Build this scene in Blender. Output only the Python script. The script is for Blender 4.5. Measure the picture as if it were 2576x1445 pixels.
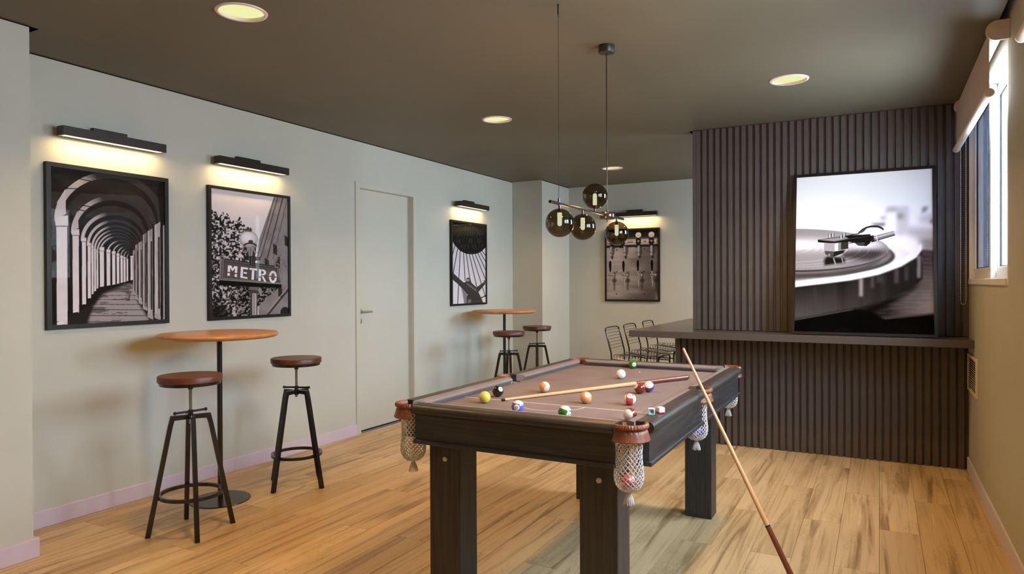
import bpy, bmesh, math, random
import numpy as np
from mathutils import Vector, Matrix
PI = math.pi
rnd = random.Random(7)
S = bpy.context.scene
for o in list(bpy.data.objects): bpy.data.objects.remove(o)
C = S.collection

# ------------------------------------------------------------------ camera
CAM_YAW, CAM_PITCH, CAM_ROLL, CAM_F, CAM_H = 0.4898, -0.0061, -0.0044, 1735.27, 1.285
def cam_axes():
    cy, sy, cp, sp = math.cos(CAM_YAW), math.sin(CAM_YAW), math.cos(CAM_PITCH), math.sin(CAM_PITCH)
    f = Vector((-sy*cp, cy*cp, sp)); r = Vector((cy, sy, 0)); u = r.cross(f)
    cr, sr = math.cos(CAM_ROLL), math.sin(CAM_ROLL)
    return r*cr + u*sr, u*cr - r*sr, f
CR, CU, CF = cam_axes()
cd = bpy.data.cameras.new('camera'); cam = bpy.data.objects.new('camera', cd); C.objects.link(cam)
cd.sensor_width = 36.0; cd.sensor_fit = 'HORIZONTAL'; cd.lens = CAM_F*36.0/2576.0; cd.clip_start = 0.02
cam.matrix_world = Matrix(((CR.x, CU.x, -CF.x, 0), (CR.y, CU.y, -CF.y, 0), (CR.z, CU.z, -CF.z, CAM_H), (0, 0, 0, 1)))
S.camera = cam

# ------------------------------------------------------------------ light and exposure
SKY_STRENGTH = 37.0
WARM = (1.0, 0.56, 0.16)
DOWNLIGHT_W = 12.5
BULB_W = 13.0
PICTURE_W = 3.0
S.view_settings.view_transform = 'Standard'; S.view_settings.look = 'None'
S.view_settings.exposure = 0.0; S.view_settings.gamma = 1.0; S.view_settings.use_curve_mapping = False
S.cycles.use_denoising = True
S.cycles.max_bounces = 7; S.cycles.diffuse_bounces = 4; S.cycles.glossy_bounces = 3; S.cycles.transparent_max_bounces = 10
S.cycles.use_adaptive_sampling = True; S.cycles.adaptive_threshold = 0.12; S.cycles.adaptive_min_samples = 16
S.cycles.caustics_reflective = False; S.cycles.caustics_refractive = False
S.cycles.sample_clamp_indirect = 6.0; S.cycles.sample_clamp_direct = 16.0
W = bpy.data.worlds.new('sky'); S.world = W; W.use_nodes = True
nt = W.node_tree; nt.nodes.clear()
_o = nt.nodes.new('ShaderNodeOutputWorld'); _b = nt.nodes.new('ShaderNodeBackground'); _t = nt.nodes.new('ShaderNodeTexCoord')
_s = nt.nodes.new('ShaderNodeSeparateXYZ'); _r = nt.nodes.new('ShaderNodeValToRGB')
nt.links.new(_t.outputs['Generated'], _s.inputs[0]); nt.links.new(_s.outputs['Z'], _r.inputs[0])
_r.color_ramp.elements[0].position = 0.0; _r.color_ramp.elements[0].color = (0.68, 0.73, 0.77, 1)
_r.color_ramp.elements[1].position = 0.06; _r.color_ramp.elements[1].color = (0.78, 0.90, 1.0, 1)
nt.links.new(_r.outputs[0], _b.inputs['Color']); _b.inputs['Strength'].default_value = SKY_STRENGTH
nt.links.new(_b.outputs[0], _o.inputs['Surface'])

# room numbers (metres)
XL, XR, HC = -3.919, 0.533, 2.5
XP, YP = -3.522, 1.80          # near wall block that ends at YP
YC, YB, YN = 7.369, 8.172, -2.6
YS = 5.577                     # slat fronts
WINDOWS = [(3.955, 5.525), (1.75, 3.05), (6.30, 7.60)]
WZ0, WZ1 = 1.262, 2.43
def portal(y0, y1):
    l = bpy.data.lights.new('window_portal', 'AREA'); l.shape = 'RECTANGLE'; l.size = WZ1-WZ0; l.size_y = y1-y0
    l.cycles.is_portal = True
    o = bpy.data.objects.new('window_portal', l); C.objects.link(o)
    o.location = (XR+0.14, (y0+y1)/2, (WZ0+WZ1)/2); o.rotation_euler = (0, PI/2, 0)
for w in WINDOWS: portal(*w)

# ------------------------------------------------------------------ materials
def newmat(name):
    m = bpy.data.materials.new(name); m.use_nodes = True; n = m.node_tree; n.nodes.clear()
    out = n.nodes.new('ShaderNodeOutputMaterial'); return m, n, out
def nd(n, t, **kw):
    x = n.nodes.new(t)
    for k, v in kw.items():
        if k in x.inputs.keys(): x.inputs[k].default_value = v
        else: setattr(x, k, v)
    return x
def coords(n, scale=(1, 1, 1), kind='Object', rand=False):
    t = nd(n, 'ShaderNodeTexCoord'); mp = nd(n, 'ShaderNodeMapping'); mp.inputs['Scale'].default_value = scale
    n.links.new(t.outputs[kind], mp.inputs['Vector'])
    if rand:
        oi = nd(n, 'ShaderNodeObjectInfo'); mu = nd(n, 'ShaderNodeVectorMath', operation='SCALE'); mu.inputs['Scale'].default_value = 37.0
        cb = nd(n, 'ShaderNodeCombineXYZ')
        for i in range(3): n.links.new(oi.outputs['Random'], cb.inputs[i])
        n.links.new(cb.outputs[0], mu.inputs[0]); n.links.new(mu.outputs[0], mp.inputs['Location'])
    return mp.outputs['Vector']
def ramp(n, fac, stops):
    r = nd(n, 'ShaderNodeValToRGB'); e = r.color_ramp.elements
    while len(e) < len(stops): e.new(0.5)
    for el, (p, c) in zip(e, stops): el.position = p; el.color = (c[0], c[1], c[2], 1)
    n.links.new(fac, r.inputs[0]); return r.outputs[0]
def mixc(n, fac, a, b, mode='MIX'):
    m = nd(n, 'ShaderNodeMix', data_type='RGBA', blend_type=mode)
    for s, v in ((0, fac), (6, a), (7, b)):
        if isinstance(v, (int, float)): m.inputs[s].default_value = v
        elif isinstance(v, tuple): m.inputs[s].default_value = (v[0], v[1], v[2], 1)
        else: n.links.new(v, m.inputs[s])
    return m.outputs[2]
def noise(n, vec, scale, detail=4, rough=.55, dist=0):
    x = nd(n, 'ShaderNodeTexNoise', Scale=scale, Detail=detail, Roughness=rough, Distortion=dist); n.links.new(vec, x.inputs['Vector'])
    return x.outputs['Fac']
def prin(n, out, col, rough=.5, metal=0., spec=.5, coat=0., bump=None, bstr=.1, bdist=.002):
    p = nd(n, 'ShaderNodeBsdfPrincipled')
    if isinstance(col, tuple): p.inputs['Base Color'].default_value = (*col, 1)
    else: n.links.new(col, p.inputs['Base Color'])
    if isinstance(rough, (int, float)): p.inputs['Roughness'].default_value = rough
    else: n.links.new(rough, p.inputs['Roughness'])
    p.inputs['Metallic'].default_value = metal; p.inputs['Specular IOR Level'].default_value = spec; p.inputs['Coat Weight'].default_value = coat
    p.inputs['Coat Roughness'].default_value = .05
    if bump is not None:
        b = nd(n, 'ShaderNodeBump', Strength=bstr, Distance=bdist); n.links.new(bump, b.inputs['Height']); n.links.new(b.outputs[0], p.inputs['Normal'])
    n.links.new(p.outputs[0], out.inputs['Surface']); return p
def scl(c, k): return tuple(min(1, x*k) for x in c)
def paint(name, col, var=.05, scale=3, rough=.6, spec=.3, grit=0.0, gs=300, **kw):
    m, n, out = newmat(name); v = coords(n)
    f = noise(n, v, scale); c = ramp(n, f, [(.3, scl(col, 1-var)), (.7, scl(col, 1+var))])
    prin(n, out, c, rough, spec=spec, bump=noise(n, v, gs, 2) if grit else None, bstr=grit, bdist=.001, **kw); return m
def grain(name, col, dark, axis='Z', rough=.5, spec=.4, bstr=.35, sc=1.0, lo=.35, hi=.7, rand=False):
    m, n, out = newmat(name); st = {'X': (3, 60, 60), 'Y': (60, 3, 60), 'Z': (60, 60, 3)}[axis]
    v = coords(n, tuple(s*sc for s in st), rand=rand)
    f = noise(n, v, 1.0, 5, .6, .6); c = ramp(n, f, [(lo, dark), (hi, col)])
    prin(n, out, c, rough, spec=spec, bump=f, bstr=bstr, bdist=.002); return m
def glow(name, col, strength):
    m, n, out = newmat(name); e = nd(n, 'ShaderNodeEmission', Strength=strength); e.inputs['Color'].default_value = (*col, 1)
    n.links.new(e.outputs[0], out.inputs['Surface']); return m
def glass(name, tint=(1, 1, 1), ior=1.45, gl=(1, 1, 1)):
    m, n, out = newmat(name); t = nd(n, 'ShaderNodeBsdfTransparent'); t.inputs[0].default_value = (*tint, 1)
    g = nd(n, 'ShaderNodeBsdfGlossy'); g.inputs['Roughness'].default_value = 0.0; g.inputs['Color'].default_value = (*gl, 1)
    ge = nd(n, 'ShaderNodeNewGeometry'); mr = nd(n, 'ShaderNodeMapRange'); mr.inputs['To Min'].default_value = ior; mr.inputs['To Max'].default_value = 1/ior   # same reflectance on both faces of a thin pane
    n.links.new(ge.outputs['Backfacing'], mr.inputs['Value']); f = nd(n, 'ShaderNodeFresnel'); n.links.new(mr.outputs[0], f.inputs['IOR']); x = nd(n, 'ShaderNodeMixShader')
    n.links.new(f.outputs[0], x.inputs[0]); n.links.new(t.outputs[0], x.inputs[1]); n.links.new(g.outputs[0], x.inputs[2])
    n.links.new(x.outputs[0], out.inputs['Surface']); return m

M = {}
M['wall'] = paint('sage_wall_paint', (.52, .535, .485), .03, 2.5, .62, .25, .06, 220)
M['wall_r'] = paint('sage_wall_paint_in_shade', (.44, .425, .345), .03, 2.5, .62, .25, .06, 220)  # sage paint with the right wall's weaker, warmer light put into its colour
M['ceiling'] = paint('olive_ceiling_paint', (.138, .127, .090), .08, .8, .55, .35, .03, 200)
M['base'] = paint('pale_baseboard', (.60, .54, .67), .05, 6, .45, .4)
M['door'] = paint('door_lacquer', (.53, .53, .47), .02, 3, .45, .4)
M['black_void'] = paint('dark_gap', (.012, .011, .010), .1, 3, .9, .1)
M['whitepvc'] = paint('white_window_profile', (.80, .79, .78), .02, 4, .3, .5)
M['cream'] = paint('cream_plastic', (.66, .58, .52), .02, 4, .4, .4)
M['slat'] = paint('dark_brown_slat', (.088, .075, .071), .12, 7, .45, .4, .05, 400)
M['slab'] = paint('dark_brown_laminate', (.085, .070, .064), .06, 9, .3, .5)
M['metal_dark'] = paint('bronze_black_metal', (.022, .014, .010), .2, 9, .35, .5)
M['black_steel'] = paint('black_painted_steel', (.012, .010, .010), .15, 12, .22, .6)
M['rubber'] = paint('black_rubber', (.01, .01, .011), .1, 12, .6, .3)
M['pendant'] = paint('dark_purple_chrome', (.05, .038, .042), .1, 9, .16, .8, metal=.6)
M['chrome'] = paint('satin_nickel', (.55, .54, .52), .05, 30, .28, .5, metal=.9)
M['frame'] = paint('dark_brown_frame', (.012, .0085, .007), .15, 20, .4, .3)
M['glass'] = glass('picture_glass', (1, 1, 1), 1.11)
M['pane'] = glass('window_glass', (.93, .97, 1), 1.5)
M['pane_dimmed'] = glass('sky_dimming_glass', (.185, .21, .255), 1.6)  # tint stands in for a dimmer sky and the bluish reflection of the slats
M['globe'] = glass('smoked_amber_glass', (.33, .265, .185), 1.42)
M['bulb'] = glow('bulb_glow', (.78, .95, .86), 2.6)
M['diff'] = glow('downlight_diffuser', (.88, .90, .42), 1.0)
M['rim'] = paint('downlight_rim', (.75, .62, .64), .03, 9, .4, .4)
M['led'] = glow('led_strip', (1.0, .80, .45), 3.0)
M['walnut_top'] = grain('orange_oak_veneer', (.60, .285, .105), (.40, .16, .055), 'X', .32, .5, .05, .5, .3, .75)
M['walnut'] = grain('red_brown_walnut', (.17, .055, .025), (.055, .016, .009), 'X', .4, .4, .1, .7, .3, .75, True)
for a in 'XYZ': M['oak'+a] = grain('black_stained_oak_'+a.lower(), (.047, .044, .045), (.020, .0185, .019), a, .42, .45, .6, 1.3)
M['felt'] = paint('taupe_felt', (.198, .158, .152), .10, 5, .95, .1, .25, 900)
M['felt_edge'] = paint('grey_cushion_felt', (.205, .178, .180), .08, 8, .95, .1, .25, 900)
M['chalkline'] = paint('white_line', (.80, .74, .70), .03, 20, .8, .2)
M['leather'] = paint('brown_pocket_leather', (.20, .062, .030), .22, 40, .42, .45, .2, 250)
M['cord'] = paint('white_net_cord', (.62, .60, .60), .12, 200, .8, .2, .4, 1500)
M['cue_wood'] = grain('maple_cue_shaft', (.66, .40, .20), (.56, .31, .14), 'Z', .3, .5, .03, 1.0)
M['cue_butt'] = grain('mahogany_cue_butt', (.20, .055, .032), (.14, .034, .02), 'Z', .28, .5, .03, 1.0)
M['chalk_white'] = paint('chalk_wrapper_white', (.78, .77, .80), .02, 30, .6, .3)
M['chalk_red'] = paint('chalk_wrapper_red', (.62, .012, .018), .05, 30, .6, .3)
M['chalk_blue'] = paint('blue_cue_chalk', (.36, .52, .62), .10, 90, .9, .1)
M['blind'] = paint('beige_blind_fabric', (.50, .42, .375), .03, 60, .85, .15, .15, 900)
M['white'] = paint('white_plastic_cap', (.72, .64, .58), .03, 30, .4, .4)
M['bead'] = paint('pearl_bead', (.85, .82, .80), .02, 30, .2, .6)
M['bolt'] = paint('pale_bolt_cap', (.55, .47, .43), .03, 30, .4, .4)

def floor_mat():
    m, n, out = newmat('worn_oak_plank')
    v1 = coords(n, (15, .75, 1), rand=True); v2 = coords(n, (55, 1.1, 1), rand=True); v3 = coords(n, (6, 2.0, 1), rand=True); v4 = coords(n, (20, 9, 1), rand=True)
    oi = nd(n, 'ShaderNodeObjectInfo')
    base = ramp(n, oi.outputs['Random'], [(0, (.45, .315, .165)), (.3, (.60, .44, .25)), (.6, (.52, .37, .20)), (1, (.66, .50, .30))])
    a = noise(n, v1, 1.0, 5, .6, .9)
    c = mixc(n, ramp(n, a, [(.50, (0, 0, 0)), (.66, (1, 1, 1))]), base, (.27, .170, .078))
    b = noise(n, v2, 1.0, 6, .65, .4)
    c = mixc(n, ramp(n, b, [(.34, (.65, .65, .65)), (.46, (0, 0, 0))]), c, (.38, .25, .12))
    # dark cracks and small knots
    k = noise(n, v4, 1.4, 8, .75, 2.2); g = noise(n, v3, 1.0, 2, .5)
    band = ramp(n, k, [(.488, (0, 0, 0)), (.498, (1, 1, 1)), (.502, (1, 1, 1)), (.512, (0, 0, 0))]); gate = ramp(n, g, [(.53, (0, 0, 0)), (.59, (1, 1, 1))])
    c = mixc(n, mixc(n, 1.0, band, gate, 'MULTIPLY'), c, (.09, .045, .02))
    # pale scuffs
    w = noise(n, v2, 1.7, 8, .8, 1.5); g2 = noise(n, v3, 1.6, 2, .5, .5)
    sc = mixc(n, 1.0, ramp(n, w, [(.56, (0, 0, 0)), (.64, (.8, .8, .8))]), ramp(n, g2, [(.55, (0, 0, 0)), (.63, (1, 1, 1))]), 'MULTIPLY')
    c = mixc(n, sc, c, (.82, .68, .50))
    r = ramp(n, b, [(.3, (.48, .48, .48)), (.7, (.36, .36, .36))])
    prin(n, out, c, r, spec=.45, bump=b, bstr=.12, bdist=.001); return m
M['plank'] = floor_mat()

# ------------------------------------------------------------------ mesh helpers
class MB:
    def __init__(s): s.bm = bmesh.new(); s.smooth = False
    def box(s, c, d, bevel=0., seg=2, rot=None):
        r = bmesh.ops.create_cube(s.bm, size=1.0); vs = r['verts']
        bmesh.ops.scale(s.bm, vec=d, verts=vs)
        if bevel:
            es = list({e for v in vs for e in v.link_edges}); q = bmesh.ops.bevel(s.bm, geom=es, offset=bevel, segments=seg, affect='EDGES', profile=.5)
            vs = list({v for f in q['faces'] for v in f.verts} | {v for v in vs if v.is_valid})
        mt = Matrix.Translation(c) @ (rot.to_4x4() if rot else Matrix())
        bmesh.ops.transform(s.bm, matrix=mt, verts=vs); return s
    def b2(s, x0, x1, y0, y1, z0, z1, bevel=0., seg=2):
        return s.box(((x0+x1)/2, (y0+y1)/2, (z0+z1)/2), (abs(x1-x0), abs(y1-y0), abs(z1-z0)), bevel, seg)
    def faces(s, vs, fs):
        V = [s.bm.verts.new(v) for v in vs]
        for f in fs:
            try: s.bm.faces.new([V[i] for i in f])
            except ValueError: pass
        return s
    def tube(s, pts, r, n=8, caps=True, closed=False, rr=None):
        P = [Vector(p) for p in pts]; N = len(P); rings = []; up = None
        for i, p in enumerate(P):
            a = P[(i-1) % N] if (i or closed) else p; b = P[(i+1) % N] if (i < N-1 or closed) else p
            t = (b-a).normalized()
            if up is None: up = Vector((0, 0, 1)) if abs(t.z) < .9 else Vector((1, 0, 0))
            x = t.cross(up); x = x.normalized() if x.length > 1e-6 else t.orthogonal().normalized(); y = x.cross(t); up = y
            ri = rr[i] if rr else r
            rings.append([s.bm.verts.new(p + (x*math.cos(2*PI*k/n) + y*math.sin(2*PI*k/n))*ri) for k in range(n)])
        L = N if closed else N-1
        for i in range(L):
            A, B = rings[i], rings[(i+1) % N]
            for k in range(n): s.bm.faces.new((A[k], B[k], B[(k+1) % n], A[(k+1) % n]))
        if caps and not closed: s.bm.faces.new(rings[0]); s.bm.faces.new(rings[-1][::-1])
        s.smooth = True; return s
    def bar(s, a, b, w, d, side=None):                    # rectangular bar from a to b
        a, b = Vector(a), Vector(b); t = (b-a).normalized(); x = Vector(side) if side else (t.orthogonal())
        x = (x - t*x.dot(t)).normalized(); y = t.cross(x)
        r = [[s.bm.verts.new(p + x*i*w/2 + y*j*d/2) for i, j in ((-1, -1), (1, -1), (1, 1), (-1, 1))] for p in (a, b)]
        for k in range(4): s.bm.faces.new((r[0][k], r[0][(k+1) % 4], r[1][(k+1) % 4], r[1][k]))
        s.bm.faces.new(r[0][::-1]); s.bm.faces.new(r[1]); return s
    def lathe(s, prof, n=32, c=(0, 0, 0), capped=True):
        c = Vector(c); rings = []
        for r, z in prof:
            rings.append([s.bm.verts.new(c + Vector((r*math.cos(2*PI*k/n), r*math.sin(2*PI*k/n), z))) for k in range(n)] if r > 1e-6 else [s.bm.verts.new(c+Vector((0, 0, z)))])
        for A, B in zip(rings, rings[1:]):
            for k in range(n):
                q = [A[k % len(A)], A[(k+1) % len(A)], B[(k+1) % len(B)], B[k % len(B)]]
                q = [v for i, v in enumerate(q) if v not in q[:i]]
                if len(q) > 2: s.bm.faces.new(q)
        if capped:
            if len(rings[0]) > 1: s.bm.faces.new(rings[0])
            if len(rings[-1]) > 1: s.bm.faces.new(rings[-1])
        s.smooth = True; return s
    def extrude(s, pts, axis, a, b):                      # closed 2-D outline swept along an axis; pts are the two other coordinates in order
        i, j = {'X': (1, 2), 'Y': (0, 2), 'Z': (0, 1)}[axis]; k = 'XYZ'.index(axis); R = []
        for t in (a, b):
            ring = []
            for p in pts:
                v = [0, 0, 0]; v[i], v[j], v[k] = p[0], p[1], t; ring.append(s.bm.verts.new(v))
            R.append(ring)
        n = len(pts)
        for q in range(n): s.bm.faces.new((R[0][q], R[0][(q+1) % n], R[1][(q+1) % n], R[1][q]))
        s.bm.faces.new(R[0][::-1]); s.bm.faces.new(R[1]); return s
    def sphere(s, c, r, u=32, v=16):
        q = bmesh.ops.create_uvsphere(s.bm, u_segments=u, v_segments=v, radius=r); bmesh.ops.translate(s.bm, vec=c, verts=q['verts']); s.smooth = True; return s
    def mesh(s, name, mat=None, smooth=None, angle=40):
        bmesh.ops.recalc_face_normals(s.bm, faces=s.bm.faces)
        me = bpy.data.meshes.new(name); s.bm.to_mesh(me); s.bm.free()
        if mat: me.materials.append(M[mat] if isinstance(mat, str) else mat)
        if s.smooth if smooth is None else smooth:
            me.polygons.foreach_set('use_smooth', [True]*len(me.polygons))
            me.set_sharp_from_angle(angle=math.radians(angle))
        return me
    def obj(s, name, mat, parent=None, loc=None, **kw):
        return link(name, s.mesh(name, mat, **kw), parent, loc)
def link(name, me, parent=None, loc=None, rot=None):
    o = bpy.data.objects.new(name, me); C.objects.link(o)
    if parent is not None: o.parent = parent
    if loc: o.location = loc
    if rot is not None: o.rotation_euler = rot
    return o
def tag(o, label=None, cat=None, group=None, kind=None):
    for k, v in (('label', label), ('category', cat), ('group', group), ('kind', kind)):
        if v: o[k] = v
    return o
def thing(name, label, cat, loc=(0, 0, 0), rz=0, group=None):
    o = bpy.data.objects.new(name, None); C.objects.link(o); o.location = loc; o.rotation_euler = (0, 0, rz); o.empty_display_size = .05
    return tag(o, label, cat, group)
def struct(o): o['kind'] = 'structure'; return o
def copy_tree(o, parent=None):
    c = o.copy(); C.objects.link(c); c.parent = parent
    for ch in list(o.children): copy_tree(ch, c)
    return c
def area(name, loc, sx, sy, watts, col, rot=(0, 0, 0), shape='RECTANGLE', spread=PI):
    l = bpy.data.lights.new(name, 'AREA'); l.shape = shape; l.size = sx; l.size_y = sy; l.energy = watts; l.color = col; l.spread = spread
    o = bpy.data.objects.new(name, l); C.objects.link(o); o.location = loc; o.rotation_euler = rot; return o

# ------------------------------------------------------------------ the room
fl = struct(MB().b2(XL-.1, XR+.2, YN-.1, YB+.1, -.12, -.012).obj('floor', 'black_void'))
PW, PL = .181, 1.2245
plank_cache = {}
def plank_mesh(w, l):
    k = (round(w, 3), round(l, 3))
    if k not in plank_cache:
        plank_cache[k] = MB().box((0, 0, -.006), (w-.0012, l-.0012, .012), .0009, 1).mesh('plank', 'plank', smooth=False)
    return plank_cache[k]
for k in range(-22, 3):
    x0, x1 = max(-.003+PW*k, XL), min(-.003+PW*(k+1), XR)
    if x1-x0 < .02: continue
    off = 2.812 if k % 2 == 0 else 2.20
    j0 = math.floor((YN-off)/PL)
    for j in range(j0, 12):
        y0, y1 = max(off+PL*j, YN), min(off+PL*(j+1), YB)
        if y1-y0 < .03: continue
        link('plank', plank_mesh(x1-x0, y1-y0), fl, ((x0+x1)/2, (y0+y1)/2, 0), None)

LIGHTS = [(-2.515, 2.16), (-2.51, 4.48), (-.48, 4.455), (-2.51, 6.985), (-.48, 2.16), (-.48, 6.985), (-2.515, -.16), (-.48, -.16)]  # last two are unseen, added behind the camera for warm fill
LR = .108
def ceiling():
    mb = MB(); holes = [(x-.15, x+.15, y-.15, y+.15) for x, y in LIGHTS]
    voids = [(XL, XP, YP, YP+.044), (-1.356, -1.326, YS+.02, YS+.20), (.492, XR, YN, YS)]
    xs = sorted({XL-.1, XR+.2} | {v for h in holes+voids for v in h[:2]}); ys = sorted({YN-.1, YB+.1} | {v for h in holes+voids for v in h[2:]})
    inside = lambda a, b, h: h[0]-1e-6 < a < h[1]+1e-6 and h[2]-1e-6 < b < h[3]+1e-6
    for xa, xb in zip(xs, xs[1:]):
        for ya, yb in zip(ys, ys[1:]):
            m = ((xa+xb)/2, (ya+yb)/2)
            if any(inside(*m, h) for h in holes+voids): continue
            mb.faces([(xa, ya, HC), (xa, yb, HC), (xb, yb, HC), (xb, ya, HC)], [(0, 1, 2, 3)])
    n = 64
    for (x, y) in LIGHTS:
        vs = []
        for k in range(n):
            t = 2*PI*k/n; c, s_ = math.cos(t), math.sin(t); q = .15/max(abs(c), abs(s_))
            vs += [(x+LR*c, y+LR*s_, HC), (x+q*c, y+q*s_, HC), (x+LR*c, y+LR*s_, HC+.03)]
        fs = []
        for k in range(n):
            a, b = 3*k, 3*((k+1) % n); fs += [(a, b, b+1, a+1), (a, a+2, b+2, b)]
        mb.faces(vs, fs)
    bmesh.ops.remove_doubles(mb.bm, verts=mb.bm.verts, dist=1e-5)
    return struct(mb.obj('ceiling', 'ceiling'))
ceil = ceiling()
MB().b2(XL-.1, XR+.2, YN-.1, YB+.1, HC+.09, HC+.12).obj('ceiling_void_lining', 'black_void', ceil)

def wall_with_holes(name, x0, x1, y0, y1, holes, mat='wall'):
    mb = MB(); y = y0
    for (a, b, z0, z1) in sorted(holes):
        mb.b2(x0, x1, y, a, 0, HC+.1)
        if z0 > 0: mb.b2(x0, x1, a, b, 0, z0)
        if z1 < HC+.1: mb.b2(x0, x1, a, b, z1, HC+.1)
        y = b
    mb.b2(x0, x1, y, y1, 0, HC+.1)
    return struct(mb.obj(name, mat))
DY0, DY1 = 4.53, 5.40
wall_with_holes('wall_left', XL-.12, XL, YP-.2, YC+.1, [(DY0+.03, DY1-.03, 0, 2.12)])
struct(MB().b2(XL-.12, XP, YN-.1, YP, 0, HC+.1).obj('wall_left_near', 'wall'))
struct(MB().b2(XL-.12, XP, YC, YB+.1, 0, HC).obj('wall_left_far', 'wall'))
struct(MB().b2(XP-.05, XR+.2, YB, YB+.1, 0, HC+.1).obj('wall_back', 'wall'))
struct(MB().b2(XP-.3, XR+.2, YN-.1, YN, 0, HC+.1).obj('wall_near', 'wall'))
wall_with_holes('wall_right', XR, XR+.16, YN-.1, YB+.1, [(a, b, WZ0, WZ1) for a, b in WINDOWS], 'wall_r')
struct(MB().b2(XL, XL+.018, YP, DY0-.003, 0, .0905, .002, 1).obj('baseboard_left', 'base'))
struct(MB().b2(XL, XL+.018, DY1+.003, YC, 0, .0905, .002, 1).obj('baseboard_left_far', 'base'))
struct(MB().b2(XL+.02, XP+.018, YN, YP+.018, 0, .0905, .002, 1).obj('baseboard_left_near', 'base'))
struct(MB().b2(XL+.02, XP+.018, YC-.018, YB, 0, .0905, .002, 1).obj('baseboard_column', 'base'))
struct(MB().b2(XP+.018, -1.2, YB-.018, YB, 0, .0905, .002, 1).obj('baseboard_back', 'base'))
struct(MB().b2(XR-.012, XR, YN, YS-.002, 0, .0905, .002, 1).obj('baseboard_right', 'base'))
mb = MB(); mb.b2(XL, XL+.004, YP+.044, YC, HC-.005, HC-.0005); struct(mb.obj('gap_shade_1', 'black_void'))  # black strips: shade of the gap between walls and ceiling, put in as colour
struct(MB().b2(XP, XP+.004, YN, YP, HC-.005, HC-.0005).obj('gap_shade_2', 'black_void'))
struct(MB().b2(XP, XP+.004, YC, YB, HC-.006, HC-.0005).obj('gap_shade_3', 'black_void'))

# door
d = struct(thing('door_1', None, None, (XL, 0, 0)))
mb = MB(); cw = .053
mb.b2(-.05, .011, DY0, DY0+cw, 0, 2.152, .001, 1); mb.b2(-.05, .011, DY1-cw, DY1, 0, 2.152, .001, 1); mb.b2(-.05, .0105, DY0+cw, DY1-cw, 2.102, 2.1515, .001, 1)
mb.obj('door_frame', 'door', d)
leaf = MB().b2(-.088, -.048, DY0+cw-.01, DY1-cw+.01, .009, 2.11, .001, 1).obj('door_leaf', 'door', d)
MB().b2(-.10, -.04, DY0+cw, DY1-cw, 0.0, .0085).obj('door_gap_shade', 'black_void', d)  # black strip painted in for the shade of the gap under the door
ros = MB(); ros.lathe([(0, 0), (.026, 0), (.026, .006), (.022, .009), (0, .009)], 32)
bmesh.ops.rotate(ros.bm, cent=(0, 0, 0), matrix=Matrix.Rotation(PI/2, 3, 'Y'), verts=ros.bm.verts)
ros.tube([(0.005, 0, 0), (.042, 0, 0)], .009, 14); ros.tube([(.042, -.008, 0), (.044, .03, 0), (.044, .118, -.001)], .009, 14)
ros.obj('door_handle', 'chrome', leaf, (-.048, 4.638, 1.04))
kr = MB(); kr.lathe([(0, 0), (.026, 0), (.026, .006), (.022, .009), (0, .009)], 32)
bmesh.ops.rotate(kr.bm, cent=(0, 0, 0), matrix=Matrix.Rotation(PI/2, 3, 'Y'), verts=kr.bm.verts)
kr.b2(.008, .0105, -.003, .003, -.009, .006)
kr.obj('key_rosette', 'chrome', leaf, (-.048, 4.638, .957))

# windows
def window(i, y0, y1, far='pane'):
    w = struct(thing('window_%d' % i, None, None, (XR, 0, 0)))
    mb = MB(); t = .035
    mb.b2(.0, .10, y0, y0+t, WZ0, WZ1, .002, 1); mb.b2(-.006, .10, y1-t, y1, WZ0, WZ1, .002, 1)
    mb.b2(.0, .10, y0+t, y1-t, WZ1-t, WZ1, .002, 1); mb.b2(-.012, .10, y0+t, y1-t, WZ0, WZ0+t, .002, 1)
    mb.obj('window_frame', 'whitepvc', w)
    ym = (y0+y1)/2
    for (a, b, xo, gm) in ((y1-.01-.80, y1-.02, .020, far), (y0+.02, y0+.83, .055, 'pane')):
        s_ = MB(); e = .065
        s_.b2(xo, xo+.03, a, a+e, WZ0+.036, WZ1-.036, .003, 1); s_.b2(xo, xo+.03, b-e, b, WZ0+.036, WZ1-.036, .003, 1)
        s_.b2(xo, xo+.03, a+e, b-e, WZ0+.036, WZ0+.036+e, .003, 1); s_.b2(xo, xo+.03, a+e, b-e, WZ1-.036-e, WZ1-.036, .003, 1)
        so = s_.obj('sash', 'whitepvc', w)
        g = MB(); q = .006
        za, zb = WZ0+.036+e, WZ1-.036-e
        g.b2(xo+.010, xo+.020, a+e, a+e+q, za, zb); g.b2(xo+.010, xo+.020, b-e-q, b-e, za, zb); g.b2(xo+.010, xo+.020, a+e+q, b-e-q, za, za+q); g.b2(xo+.010, xo+.020, a+e+q, b-e-q, zb-q, zb)
        g.obj('gasket', 'rubber', so)
        MB().b2(xo+.013, xo+.017, a+e+q, b-e-q, za+q, zb-q).obj('pane', gm, so)
for i, (a, b) in enumerate(WINDOWS): window(i+1, a, b, 'pane_dimmed' if i == 0 else 'pane')

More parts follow.
